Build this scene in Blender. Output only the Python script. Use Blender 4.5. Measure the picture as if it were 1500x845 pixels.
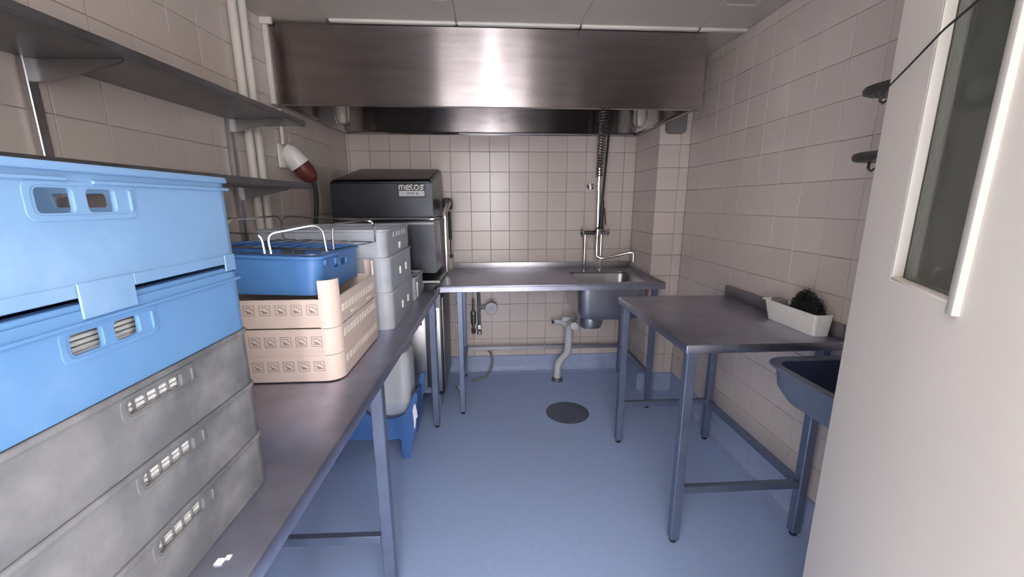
import bpy, bmesh, math, random
from mathutils import Matrix, Vector
random.seed(7)
for o in list(bpy.data.objects):
    bpy.data.objects.remove(o)
S = bpy.context.scene
C = S.collection
R = math.radians

# ---------------------------------------------------------------- camera
CAMZ = 1.429
cd = bpy.data.cameras.new('camera'); cam = bpy.data.objects.new('camera', cd); C.objects.link(cam)
cd.sensor_width = 36; cd.lens = 36 * 588.5 / 1500; cd.clip_start = 0.02
p_, y_, r_ = R(11.94), R(3.505), R(-0.121)
fw = Vector((math.sin(y_) * math.cos(p_), math.cos(y_) * math.cos(p_), -math.sin(p_)))
rt = Vector((math.cos(y_), -math.sin(y_), 0)); up = rt.cross(fw)
r2 = rt * math.cos(r_) + up * math.sin(r_); u2 = up * math.cos(r_) - rt * math.sin(r_)
cam.matrix_world = Matrix(((r2.x, u2.x, -fw.x, 0), (r2.y, u2.y, -fw.y, 0), (r2.z, u2.z, -fw.z, CAMZ), (0, 0, 0, 1)))
S.camera = cam

# ---------------------------------------------------------------- world, lights, exposure
w = bpy.data.worlds.new('world'); S.world = w; w.use_nodes = True
w.node_tree.nodes['Background'].inputs[0].default_value = (1.0, 0.96, 0.955, 1)
w.node_tree.nodes['Background'].inputs[1].default_value = 6.0
S.view_settings.view_transform = 'Standard'; S.view_settings.look = 'None'
S.view_settings.gamma = 1; S.view_settings.use_curve_mapping = False
S.view_settings.exposure = 0.0
REAR = (0.10, -1.5, 1.50)      # added area light, unseen behind the camera; makes the streak on the hood
def area(name, loc, size, sizey, power, color, aim):
    l = bpy.data.lights.new(name, 'AREA'); l.shape = 'RECTANGLE'; l.size = size; l.size_y = sizey
    l.energy = power; l.color = color
    o = bpy.data.objects.new(name, l); C.objects.link(o); o.location = loc
    o.rotation_euler = (Vector(aim) - Vector(loc)).to_track_quat('-Z', 'Y').to_euler()
    return o
rear_light = area('rear_light', REAR, 0.12, 1.20, 18, (0.96, 0.92, 1.0), (0.10, 3.0, 1.50))

# ---------------------------------------------------------------- materials
def new_mat(name):
    m = bpy.data.materials.new(name); m.use_nodes = True
    return m, m.node_tree, m.node_tree.nodes['Principled BSDF']
def mat(name, col, rough=0.5, metal=0.0, var=0.12, scale=8.0, bump=0.0, bscale=60.0, stretch=(1, 1, 1), spec=0.5,
        aniso=0.0, arot=0.0, rvar=0.08, rnd=0.0, stain=None, stain_scale=6.0, stain_lo=0.52, stain_hi=0.72, coat=0.0, groove=0.0):
    m, t, b = new_mat(name)
    N, L = t.nodes, t.links
    tc = N.new('ShaderNodeTexCoord'); mp = N.new('ShaderNodeMapping'); mp.inputs['Scale'].default_value = stretch
    L.new(tc.outputs['Object'], mp.inputs['Vector'])
    nz = N.new('ShaderNodeTexNoise'); nz.inputs['Scale'].default_value = scale; nz.inputs['Detail'].default_value = 5
    L.new(mp.outputs[0], nz.inputs['Vector'])
    cr = N.new('ShaderNodeValToRGB')
    a = tuple(max(0, c * (1 - var)) for c in col); bb = tuple(min(1, c * (1 + var)) for c in col)
    cr.color_ramp.elements[0].position = 0.3; cr.color_ramp.elements[1].position = 0.7
    cr.color_ramp.elements[0].color = (*a, 1); cr.color_ramp.elements[1].color = (*bb, 1)
    L.new(nz.outputs['Fac'], cr.inputs['Fac'])
    out = cr.outputs['Color']
    if stain:
        n2 = N.new('ShaderNodeTexNoise'); n2.inputs['Scale'].default_value = stain_scale; n2.inputs['Detail'].default_value = 7
        n2.inputs['Roughness'].default_value = 0.6
        L.new(tc.outputs['Object'], n2.inputs['Vector'])
        c2 = N.new('ShaderNodeValToRGB'); c2.color_ramp.elements[0].position = stain_lo; c2.color_ramp.elements[1].position = stain_hi
        c2.color_ramp.elements[0].color = (0, 0, 0, 1); c2.color_ramp.elements[1].color = (1, 1, 1, 1)
        L.new(n2.outputs['Fac'], c2.inputs['Fac'])
        mx = N.new('ShaderNodeMixRGB'); L.new(c2.outputs['Color'], mx.inputs['Fac']); L.new(out, mx.inputs[1])
        mx.inputs[2].default_value = (*stain, 1); out = mx.outputs[0]
    if rnd:
        oi = N.new('ShaderNodeObjectInfo'); mr = N.new('ShaderNodeMapRange')
        mr.inputs['To Min'].default_value = 1 - rnd; mr.inputs['To Max'].default_value = 1 + rnd
        L.new(oi.outputs['Random'], mr.inputs['Value'])
        hs = N.new('ShaderNodeHueSaturation'); L.new(out, hs.inputs['Color']); L.new(mr.outputs[0], hs.inputs['Value']); out = hs.outputs[0]
    L.new(out, b.inputs['Base Color'])
    b.inputs['Metallic'].default_value = metal; b.inputs['Specular IOR Level'].default_value = spec
    rr = N.new('ShaderNodeMapRange'); rr.inputs['To Min'].default_value = max(0.02, rough - rvar); rr.inputs['To Max'].default_value = min(1, rough + rvar)
    L.new(nz.outputs['Fac'], rr.inputs['Value']); L.new(rr.outputs[0], b.inputs['Roughness'])
    if coat: b.inputs['Coat Weight'].default_value = coat
    if aniso:
        b.inputs['Anisotropic'].default_value = aniso; b.inputs['Anisotropic Rotation'].default_value = arot
        tg = N.new('ShaderNodeTangent'); tg.direction_type = 'UV_MAP'; tg.uv_map = 'brush'; L.new(tg.outputs[0], b.inputs['Tangent'])
    if groove:      # fine horizontal brushing: the normal rocks up and down from line to line
        ge = N.new('ShaderNodeNewGeometry'); sp = N.new('ShaderNodeSeparateXYZ'); L.new(tc.outputs['Object'], sp.inputs[0])
        add = None
        for f_ in (9137.0, 5741.0):
            mu = N.new('ShaderNodeMath'); mu.operation = 'MULTIPLY'; mu.inputs[1].default_value = f_; L.new(sp.outputs['Z'], mu.inputs[0])
            wn_ = N.new('ShaderNodeTexWhiteNoise'); wn_.noise_dimensions = '1D'; L.new(mu.outputs[0], wn_.inputs['W'])
            if add is None: add = wn_.outputs['Value']
            else:
                ad = N.new('ShaderNodeMath'); L.new(add, ad.inputs[0]); L.new(wn_.outputs['Value'], ad.inputs[1]); add = ad.outputs[0]
        mrg = N.new('ShaderNodeMapRange'); mrg.inputs['From Max'].default_value = 2.0; mrg.inputs['To Min'].default_value = -groove; mrg.inputs['To Max'].default_value = groove
        L.new(add, mrg.inputs['Value'])
        cb = N.new('ShaderNodeCombineXYZ'); L.new(mrg.outputs[0], cb.inputs['Z'])
        va = N.new('ShaderNodeVectorMath'); va.operation = 'ADD'; L.new(ge.outputs['Normal'], va.inputs[0]); L.new(cb.outputs[0], va.inputs[1])
        vn = N.new('ShaderNodeVectorMath'); vn.operation = 'NORMALIZE'; L.new(va.outputs[0], vn.inputs[0]); L.new(vn.outputs[0], b.inputs['Normal'])
    if bump:
        n3 = N.new('ShaderNodeTexNoise'); n3.inputs['Scale'].default_value = bscale; L.new(mp.outputs[0], n3.inputs['Vector'])
        bp = N.new('ShaderNodeBump'); bp.inputs['Strength'].default_value = bump; bp.inputs['Distance'].default_value = 0.01
        L.new(n3.outputs['Fac'], bp.inputs['Height']); L.new(bp.outputs[0], b.inputs['Normal'])
    return m
M = {}
M['tile'] = mat('glazed_tile', (0.64, 0.56, 0.515), 0.22, var=0.03, scale=3, bump=0.05, bscale=9, rnd=0.035, rvar=0.05)
M['grout'] = mat('grout', (0.26, 0.215, 0.20), 0.9, var=0.25, scale=12)
M['grout_pale'] = mat('grout_pale', (0.50, 0.44, 0.405), 0.9, var=0.2, scale=12)
M['plaster'] = mat('plaster', (0.60, 0.57, 0.53), 0.8, var=0.04)
M['ceiling'] = mat('ceiling_paint', (0.53, 0.475, 0.415), 0.7, var=0.05, scale=4)
M['white_paint'] = mat('white_paint', (0.74, 0.70, 0.64), 0.45, var=0.05)
M['door_paint'] = mat('door_paint', (0.76, 0.70, 0.63), 0.5, var=0.03, scale=3)
M['bead_paint'] = mat('bead_paint', (0.52, 0.49, 0.44), 0.4, var=0.03)
M['floor'] = mat('blue_grey_vinyl', (0.385, 0.505, 0.78), 0.45, var=0.035, scale=40, rvar=0.08, stain=(0.39, 0.49, 0.73), stain_scale=2.5)
M['cove'] = mat('blue_grey_cove', (0.33, 0.40, 0.58), 0.45, var=0.07, scale=20)
M['hood'] = mat('hood_steel', (0.37, 0.335, 0.335), 0.19, 1.0, var=0.10, scale=3, stretch=(1, 1, 8), aniso=0.8, arot=0.25, rvar=0.03, groove=0.42)
M['steel'] = mat('brushed_steel', (0.47, 0.46, 0.47), 0.36, 1.0, var=0.12, scale=6, rvar=0.08)
M['steel_top'] = mat('worktop_steel', (0.45, 0.46, 0.56), 0.38, 1.0, var=0.14, scale=9, stretch=(1, 1, 1), rvar=0.07, stain=(0.385, 0.39, 0.48), stain_scale=4)
M['steel_dark'] = mat('worn_steel', (0.29, 0.285, 0.30), 0.42, 1.0, var=0.18, scale=7, rvar=0.1)
M['leg'] = mat('leg_steel', (0.21, 0.25, 0.35), 0.42, 0.7, var=0.10, scale=12)
M['chrome'] = mat('chrome', (0.72, 0.72, 0.73), 0.14, 1.0, var=0.06, rvar=0.05)
M['washer'] = mat('washer_steel', (0.082, 0.086, 0.10), 0.36, 1.0, var=0.14, scale=5, rvar=0.06)
M['black'] = mat('black_plastic', (0.025, 0.025, 0.03), 0.45, var=0.3)
M['rubber'] = mat('black_rubber', (0.02, 0.02, 0.022), 0.6, var=0.3)
M['blue'] = mat('blue_plastic', (0.16, 0.29, 0.48), 0.42, var=0.06, scale=6, stain=(0.27, 0.41, 0.60), stain_scale=7, stain_lo=0.52, stain_hi=0.9)
M['blue2'] = mat('bright_blue_plastic', (0.11, 0.24, 0.455), 0.42, var=0.06, scale=6, stain=(0.19, 0.33, 0.54), stain_scale=6, stain_lo=0.58, stain_hi=0.95)
M['blue_deep'] = mat('deep_blue_plastic', (0.085, 0.235, 0.55), 0.45, var=0.08, scale=6)
M['blue_stand'] = mat('stand_blue_plastic', (0.06, 0.16, 0.42), 0.5, var=0.1, scale=7)
M['grey_crate'] = mat('scuffed_grey_plastic', (0.115, 0.119, 0.128), 0.6, var=0.14, scale=7, stain=(0.235, 0.235, 0.24), stain_scale=5, stain_lo=0.47, stain_hi=0.66)
M['pale_crate'] = mat('pale_grey_plastic', (0.42, 0.45, 0.50), 0.5, var=0.07, scale=8, stain=(0.34, 0.37, 0.42), stain_scale=9)
M['beige'] = mat('beige_plastic', (0.72, 0.585, 0.515), 0.45, var=0.04, scale=6)
M['beige_in'] = mat('cream_plastic', (0.88, 0.81, 0.71), 0.5, var=0.05, scale=30)
M['print'] = mat('grey_print', (0.25, 0.21, 0.20), 0.7, var=0.2, scale=60)
M['white_pl'] = mat('white_plastic', (0.84, 0.81, 0.78), 0.38, var=0.03)
M['lattice'] = mat('white_lattice_plastic', (0.82, 0.82, 0.81), 0.5, var=0.05)
M['drain'] = mat('drain_cover_grey', (0.13, 0.155, 0.215), 0.5, 0.3, var=0.15, scale=25)
M['can'] = mat('milky_plastic', (0.56, 0.58, 0.60), 0.45, var=0.06, scale=5)
M['liquid'] = mat('can_lower_plastic', (0.47, 0.52, 0.60), 0.45, var=0.05, scale=5)
M['red'] = mat('dark_red_plastic', (0.16, 0.035, 0.035), 0.4, var=0.1)
M['grey_pl'] = mat('mid_grey_plastic', (0.20, 0.19, 0.19), 0.5, var=0.1)
M['steel_black'] = mat('tarnished_steel', (0.13, 0.125, 0.12), 0.4, 0.9, var=0.2, scale=9)
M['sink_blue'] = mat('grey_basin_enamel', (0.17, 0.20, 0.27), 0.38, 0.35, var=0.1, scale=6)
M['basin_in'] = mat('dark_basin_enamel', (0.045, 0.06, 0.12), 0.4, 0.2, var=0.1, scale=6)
M['scourer'] = mat('scourer_black', (0.018, 0.018, 0.018), 0.45, 0.4, var=0.4, scale=60)
M['paper'] = mat('white_paper', (0.82, 0.82, 0.82), 0.8, var=0.04)
M['plate_grey'] = mat('silver_plate', (0.55, 0.55, 0.56), 0.45, var=0.05)
M['plate_black'] = mat('black_plate', (0.02, 0.02, 0.022), 0.4, var=0.2)
M['sign_white'] = mat('sign_white', (0.80, 0.80, 0.80), 0.5, var=0.02)
M['opal'] = mat('opal_glass', (0.66, 0.60, 0.52), 0.25, var=0.08, scale=14, stretch=(6, 6, 1))
M['dial'] = mat('dial_face', (0.50, 0.50, 0.52), 0.4, var=0.06)
M['pvc'] = mat('grey_white_pvc', (0.58, 0.58, 0.60), 0.45, var=0.06)
M['bag'] = mat('black_bag_plastic', (0.03, 0.032, 0.035), 0.22, var=0.3, bump=0.5, bscale=16)
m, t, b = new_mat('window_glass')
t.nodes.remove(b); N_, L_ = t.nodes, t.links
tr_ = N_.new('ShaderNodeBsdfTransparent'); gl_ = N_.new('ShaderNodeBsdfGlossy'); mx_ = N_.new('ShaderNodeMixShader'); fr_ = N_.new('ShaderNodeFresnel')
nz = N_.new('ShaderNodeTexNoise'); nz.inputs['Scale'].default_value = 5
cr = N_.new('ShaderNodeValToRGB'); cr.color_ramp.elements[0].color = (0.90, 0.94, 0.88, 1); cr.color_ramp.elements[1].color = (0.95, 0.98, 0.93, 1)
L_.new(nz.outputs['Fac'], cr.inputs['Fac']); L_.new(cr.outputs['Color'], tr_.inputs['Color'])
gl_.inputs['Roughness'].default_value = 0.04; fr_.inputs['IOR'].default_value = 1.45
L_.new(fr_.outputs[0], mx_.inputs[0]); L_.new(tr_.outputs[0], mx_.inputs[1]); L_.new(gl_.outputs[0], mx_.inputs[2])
df_ = N_.new('ShaderNodeBsdfDiffuse'); df_.inputs['Color'].default_value = (0.62, 0.64, 0.55, 1); m2_ = N_.new('ShaderNodeMixShader')   # pale diffuse film, brightens the dim view through the pane by its colour
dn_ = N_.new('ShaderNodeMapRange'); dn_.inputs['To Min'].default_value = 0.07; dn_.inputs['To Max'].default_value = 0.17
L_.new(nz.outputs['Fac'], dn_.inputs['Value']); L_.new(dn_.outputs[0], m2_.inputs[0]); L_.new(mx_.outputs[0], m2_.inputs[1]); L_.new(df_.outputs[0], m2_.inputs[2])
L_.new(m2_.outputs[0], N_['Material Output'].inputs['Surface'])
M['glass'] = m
m, t, b = new_mat('lamp_diffuser')
b.inputs['Base Color'].default_value = (0.9, 0.9, 0.9, 1); b.inputs['Emission Color'].default_value = (1, 0.95, 0.9, 1); b.inputs['Emission Strength'].default_value = 6
M['diffuser'] = m

# ---------------------------------------------------------------- geometry helpers
WM = {}
class G:
    """collects shapes; coordinates are world unless linked with local=True"""
    def __init__(s): s.bm = bmesh.new()
    def box(s, x0, x1, y0, y1, z0, z1, bev=0.0, seg=2, rot=None):
        x0, x1 = min(x0, x1), max(x0, x1); y0, y1 = min(y0, y1), max(y0, y1); z0, z1 = min(z0, z1), max(z0, z1)
        r = bmesh.ops.create_cube(s.bm, size=1.0); vs = r['verts']
        bmesh.ops.scale(s.bm, vec=(x1 - x0, y1 - y0, z1 - z0), verts=vs)
        c = Vector(((x0 + x1) / 2, (y0 + y1) / 2, (z0 + z1) / 2))
        if bev:
            es = {e for v in vs for e in v.link_edges}
            bev = min(bev, 0.45 * min(x1 - x0, y1 - y0, z1 - z0))
            rr = bmesh.ops.bevel(s.bm, geom=list(es), offset=bev, segments=seg, affect='EDGES', profile=0.5)
            vs = list({v for f in rr['faces'] for v in f.verts} | {v for v in vs if v.is_valid})
        if rot: bmesh.ops.rotate(s.bm, cent=(0, 0, 0), matrix=rot, verts=vs)
        bmesh.ops.translate(s.bm, vec=c, verts=vs); return s
    def bar(s, a, b, w, h=None, bev=0.0):
        a, b = Vector(a), Vector(b); d = b - a; h = h or w
        q = d.to_track_quat('Z', 'Y').to_matrix()
        if abs(d.normalized().z) > 0.999: q = Matrix.Identity(3)
        n = s.bm.verts[:] ; cnt = len(n)
        r = bmesh.ops.create_cube(s.bm, size=1.0); vs = r['verts']
        bmesh.ops.scale(s.bm, vec=(w, h, d.length), verts=vs)
        if bev:
            es = {e for v in vs for e in v.link_edges}
            rr = bmesh.ops.bevel(s.bm, geom=list(es), offset=bev, segments=1, affect='EDGES')
            vs = list({v for f in rr['faces'] for v in f.verts} | {v for v in vs if v.is_valid})
        bmesh.ops.rotate(s.bm, cent=(0, 0, 0), matrix=q, verts=vs)
        bmesh.ops.translate(s.bm, vec=(a + b) / 2, verts=vs); return s
    def tube(s, pts, r, n=10, cap=True, closed=False):
        P = [Vector(p) for p in pts]; rings = []
        rad = r if isinstance(r, (list, tuple)) else [r] * len(P)
        prev = None
        for i, p in enumerate(P):
            if closed: d = P[(i + 1) % len(P)] - P[i - 1]
            else: d = (P[min(i + 1, len(P) - 1)] - P[max(i - 1, 0)])
            d.normalize()
            if prev is None:
                a = Vector((0, 0, 1)) if abs(d.z) < 0.9 else Vector((1, 0, 0))
                u = d.cross(a).normalized()
            else:
                u = (prev - d * prev.dot(d)).normalized()
            prev = u; v = d.cross(u)
            rings.append([s.bm.verts.new(p + (u * math.cos(2 * math.pi * k / n) + v * math.sin(2 * math.pi * k / n)) * rad[i]) for k in range(n)])
        m = len(P)
        for i in range(m if closed else m - 1):
            A, B = rings[i], rings[(i + 1) % m]
            for k in range(n): s.bm.faces.new((A[k], A[(k + 1) % n], B[(k + 1) % n], B[k]))
        if cap and not closed:
            s.bm.faces.new(rings[0][::-1]); s.bm.faces.new(rings[-1])
        return s
    def lathe(s, prof, c=(0, 0, 0), n=24, axis='Z'):
        rings = []
        for (r, h) in prof:
            ring = []
            for k in range(n):
                a = 2 * math.pi * k / n; x, y = r * math.cos(a), r * math.sin(a)
                v = {'Z': (x, y, h), 'Y': (x, h, y), 'X': (h, x, y)}[axis]
                ring.append(s.bm.verts.new(Vector(v) + Vector(c)))
            rings.append(ring)
        for A, B in zip(rings, rings[1:]):
            for k in range(n): s.bm.faces.new((A[k], A[(k + 1) % n], B[(k + 1) % n], B[k]))
        s.bm.faces.new(rings[0][::-1]); s.bm.faces.new(rings[-1]); return s
    def prism(s, pts, axis, a, b):
        def mk(p, h): return {'X': (h, p[0], p[1]), 'Y': (p[0], h, p[1]), 'Z': (p[0], p[1], h)}[axis]
        A = [s.bm.verts.new(mk(p, a)) for p in pts]; B = [s.bm.verts.new(mk(p, b)) for p in pts]; n = len(pts)
        s.bm.faces.new(A[::-1]); s.bm.faces.new(B)
        for k in range(n): s.bm.faces.new((A[k], A[(k + 1) % n], B[(k + 1) % n], B[k]))
        return s
    def loft(s, rings, cap0=True, cap1=True):
        Rr = [[s.bm.verts.new(p) for p in r] for r in rings]; n = len(rings[0])
        for A, B in zip(Rr, Rr[1:]):
            for k in range(n): s.bm.faces.new((A[k], A[(k + 1) % n], B[(k + 1) % n], B[k]))
        if cap0: s.bm.faces.new(Rr[0][::-1])
        if cap1: s.bm.faces.new(Rr[-1])
        return s
    def mesh(s, me, mtx):
        t = bmesh.new(); t.from_mesh(me); t.transform(mtx); tm = bpy.data.meshes.new('tmp'); t.to_mesh(tm); t.free()
        s.bm.from_mesh(tm); bpy.data.meshes.remove(tm); return s
def rrect(x0, x1, y0, y1, r, n=5):
    out = []
    for cx, cy, a0 in ((x1 - r, y1 - r, 0), (x0 + r, y1 - r, 90), (x0 + r, y0 + r, 180), (x1 - r, y0 + r, 270)):
        for k in range(n + 1):
            a = R(a0 + 90 * k / n); out.append((cx + r * math.cos(a), cy + r * math.sin(a)))
    return out
def curve_mesh(polys, th, bev=0.0):
    cu = bpy.data.curves.new('c', 'CURVE'); cu.dimensions = '2D'; cu.fill_mode = 'BOTH'; cu.extrude = max(th / 2 - bev, 0.0001)
    cu.bevel_depth = bev; cu.bevel_resolution = 1
    for p in polys:
        sp = cu.splines.new('POLY'); sp.points.add(len(p) - 1); sp.use_cyclic_u = True
        for q, (x, y) in zip(sp.points, p): q.co = (x, y, 0, 1)
    o = bpy.data.objects.new('c', cu); C.objects.link(o)
    dg = bpy.context.evaluated_depsgraph_get(); me = bpy.data.meshes.new_from_object(o.evaluated_get(dg))
    bpy.data.objects.remove(o); bpy.data.curves.remove(cu); return me
def text_mesh(txt, size, th=0.0006, sx=1.0):
    cu = bpy.data.curves.new('t', 'FONT'); cu.body = txt; cu.size = size; cu.extrude = th; cu.align_x = 'CENTER'; cu.align_y = 'CENTER'
    o = bpy.data.objects.new('t', cu); C.objects.link(o)
    dg = bpy.context.evaluated_depsgraph_get(); me = bpy.data.meshes.new_from_object(o.evaluated_get(dg))
    bpy.data.objects.remove(o); bpy.data.curves.remove(cu); return me
# plate in the plane facing -Y (text reads from -Y) and in the plane facing +X
FY = Matrix(((1, 0, 0, 0), (0, 0, -1, 0), (0, 1, 0, 0), (0, 0, 0, 1)))     # local xy -> world X,Z ; local z -> -Y
FX = Matrix(((0, 0, 1, 0), (1, 0, 0, 0), (0, 1, 0, 0), (0, 0, 0, 1)))      # local xy -> world Y,Z ; local z -> +X
T = Matrix.Translation
def link(name, g, m, parent=None, local=False, smooth=True, recalc=True):
    bm = g.bm
    if recalc: bmesh.ops.recalc_face_normals(bm, faces=bm.faces[:])
    if parent is not None and not local: bm.transform(WM[parent.name].inverted())
    me = bpy.data.meshes.new(name); bm.to_mesh(me); bm.free()
    if smooth and len(me.polygons):
        me.polygons.foreach_set('use_smooth', [True] * len(me.polygons)); me.set_sharp_from_angle(angle=R(32))
    me.materials.append(M[m])
    o = bpy.data.objects.new(name, me); C.objects.link(o)
    if parent is not None: o.parent = parent; WM[o.name] = WM[parent.name]
    else: WM[o.name] = Matrix.Identity(4)
    return o
def tag(o, label=None, cat=None, group=None, kind=None):
    if label: o['label'] = label
    if cat: o['category'] = cat
    if group: o['group'] = group
    if kind: o['kind'] = kind
    return o
def thing(name, label, cat, loc=(0, 0, 0), rz=0.0, group=None, kind=None):
    o = bpy.data.objects.new(name, None); C.objects.link(o); o.location = loc; o.rotation_euler = (0, 0, rz)
    o.empty_display_size = 0.05
    WM[o.name] = T(Vector(loc)) @ Matrix.Rotation(rz, 4, 'Z')
    return tag(o, label, cat, group, kind)
def single(name, g, m, label, cat, group=None):
    """a thing that is one mesh; origin moved to its base"""
    xs = [v.co for v in g.bm.verts]
    c = Vector((sum(v.x for v in xs) / len(xs), sum(v.y for v in xs) / len(xs), min(v.z for v in xs)))
    g.bm.transform(T(-c)); o = link(name, g, m); o.location = c; WM[o.name] = T(c)
    return tag(o, label, cat, group)

# ================================================================ THE ROOM
XR, YB, ZC = 1.41, 3.275, 2.34
def xl(y): return -1.06 - 0.06 * (YB - y)
MOD, GAP, ZT0 = 0.1525, 0.0024, 0.1457
PX0, PY0 = 1.19, 2.838           # boxed pier in the far right corner
YN = -0.6                        # the room goes on behind the camera
def structure(name, g, m): return tag(link(name, g, m, smooth=False), kind='structure')
floor = structure('floor', G().box(-1.6, 1.75, YN, YB + 0.1, -0.08, 0), 'floor')
wall_back = structure('wall_back', G().box(-1.3, XR + 0.15, YB + 0.005, YB + 0.12, 0, ZC), 'grout')
wall_right = structure('wall_right', G().box(XR + 0.005, XR + 0.13, 0.14, YB + 0.005, 0, ZC), 'grout_pale')
g = G(); yl0 = 0.14
g.prism([(xl(YB) - 0.005, YB + 0.005), (xl(yl0) - 0.005, yl0), (xl(yl0) - 0.13, yl0), (xl(YB) - 0.13, YB + 0.005)], 'Z', 0, ZC)
wall_left = structure('wall_left', g, 'grout_pale')
wall_corner = structure('wall_corner', G().box(PX0 + 0.005, XR + 0.005, PY0 + 0.005, YB + 0.005, 0, ZC), 'grout')
wall_front_right = structure('wall_front_right', G().box(0.47, XR + 0.13, 0.02, 0.14, 0, ZC), 'plaster')
wall_front_left = structure('wall_front_left', G().box(-1.5, -0.46, 0.02, 0.14, 0, ZC), 'plaster')
ceiling = structure('ceiling', G().box(-1.6, 1.75, 0.02, YB + 0.1, ZC + 0.012, ZC + 0.1), 'grout_pale')
xs = [-1.425, -0.785, -0.143, 0.501, 1.14, 1.75]
for a, b_ in zip(xs, xs[1:]):
    link('panel', G().box(a + 0.0008, b_ - 0.0008, 0.02, YB, ZC, ZC + 0.014, 0.002, 1), 'ceiling', ceiling)

# wall tiles, one object each
def tile_mesh(wd, ht, th=0.006, bv=0.0018):
    bm = bmesh.new(); a, c = wd / 2, ht / 2
    B = [bm.verts.new((x, y, -0.004)) for x, y in ((-a, -c), (a, -c), (a, c), (-a, c))]
    Mi = [bm.verts.new((x, y, th - bv * 0.6)) for x, y in ((-a, -c), (a, -c), (a, c), (-a, c))]
    Tp = [bm.verts.new((x, y, th)) for x, y in ((-a + bv, -c + bv), (a - bv, -c + bv), (a - bv, c - bv), (-a + bv, c - bv))]
    for k in range(4):
        j = (k + 1) % 4
        bm.faces.new((B[k], B[j], Mi[j], Mi[k])); bm.faces.new((Mi[k], Mi[j], Tp[j], Tp[k]))
    bm.faces.new(Tp)
    me = bpy.data.meshes.new('tile'); bm.to_mesh(me); bm.free(); me.materials.append(M['tile']); return me
TM = {}
def tiles(wall, origin, ud, nd, u0, u1, ug, keep=lambda u, z: True, zmax=ZC):
    """tiles on a wall: u along ud, z up; ug = a joint position; those not kept go into one mesh"""
    ud, nd = Vector(ud).normalized(), Vector(nd).normalized(); rest = bmesh.new(); nrest = 0
    k0 = math.floor((u0 - ug) / MOD)
    k = k0
    while ug + k * MOD < u1 - 0.004:
        a, b = max(u0, ug + k * MOD), min(u1, ug + (k + 1) * MOD); k += 1
        if b - a < 0.012: continue
        z = ZT0
        while z < zmax - 0.012:
            z2 = min(z + MOD, zmax); wd, ht = round(b - a - GAP, 4), round(z2 - z - GAP, 4)
            key = (wd, ht)
            if key not in TM: TM[key] = tile_mesh(wd, ht)
            c = Vector(origin) + ud * ((a + b) / 2) + Vector((0, 0, (z + z2) / 2))
            jit = Matrix.Rotation(random.uniform(-0.004, 0.004), 4, 'X') @ Matrix.Rotation(random.uniform(-0.004, 0.004), 4, 'Y')
            mt = Matrix(((ud.x, 0, nd.x, c.x), (ud.y, 0, nd.y, c.y), (0, 1, nd.z, c.z), (0, 0, 0, 1))) @ T((0, 0, -0.006)) @ jit
            if ud.cross(Vector((0, 0, 1))).dot(nd) < 0:
                mt = Matrix(((-ud.x, 0, nd.x, c.x), (-ud.y, 0, nd.y, c.y), (0, 1, nd.z, c.z), (0, 0, 0, 1))) @ T((0, 0, -0.006)) @ jit
            if keep((a + b) / 2, (z + z2) / 2):
                o = bpy.data.objects.new('tile', TM[key]); C.objects.link(o); o.parent = wall; o.matrix_local = mt
            else:
                tb = TM[key].copy(); tb.transform(mt); rest.from_mesh(tb); bpy.data.meshes.remove(tb); nrest += 1
            z += MOD
    if nrest:
        me = bpy.data.meshes.new('tile_field'); rest.to_mesh(me); me.materials.append(M['tile'])
        o = bpy.data.objects.new('tile_field', me); C.objects.link(o); o.parent = wall; o['kind'] = 'stuff'
    rest.free()
tiles(wall_back, (0, YB, 0), (1, 0, 0), (0, -1, 0), -1.06, PX0, -0.124, lambda u, z: u > -0.75 and z < 2.0)
tiles(wall_right, (XR, 0, 0), (0, 1, 0), (-1, 0, 0), 0.14, PY0, 2.2296, lambda u, z: u > 0.98 and (z > 0.8 or u > 1.2))
tiles(wall_corner, (0, PY0, 0), (1, 0, 0), (0, -1, 0), PX0, XR, PX0)
tiles(wall_corner, (PX0, 0, 0), (0, 1, 0), (-1, 0, 0), PY0, YB, PY0 - 0.02, lambda u, z: z < 2.0)
sl = math.sqrt(1 + 0.06 ** 2)
tiles(wall_left, (xl(0), 0, 0), (0.06, 1, 0), (1, -0.06, 0), 0.14 * sl, YB * sl, 0.035, lambda u, z: z > 1.2 and u > 0.6)

# coved skirting of the blue-grey floor covering
def cove(name, pts):
    """pts: list of (x, y, inward normal) stations along the wall foot"""
    g = G(); prof = [(0.0, ZT0 - 0.002), (0.006, ZT0 - 0.002), (0.006, 0.05), (0.011, 0.028), (0.026, 0.010), (0.055, 0.001), (0.055, 0.0), (0.0, 0.0)]
    rings = [[Vector((x + nx * d, y + ny * d, z)) for d, z in prof] for x, y, nx, ny in pts]
    g.loft(rings); return tag(link(name, g, 'cove'), kind='structure')
cove('baseboard_back', [(-1.05, YB + 0.004, 0, -1), (PX0, YB + 0.004, 0, -1)])
cove('baseboard_right', [(XR + 0.004, 0.15, -1, 0), (XR + 0.004, PY0, -1, 0)])
cove('baseboard_left', [(xl(0.15) - 0.004, 0.15, 1, -0.06), (xl(YB) - 0.004, YB, 1, -0.06)])
cove('baseboard_corner', [(PX0 + 0.004, YB, -1, 0), (PX0 + 0.004, PY0, -1, 0)])
cove('baseboard_corner_front', [(PX0 - 0.05, PY0 + 0.004, 0, -1), (XR, PY0 + 0.004, 0, -1)])

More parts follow.
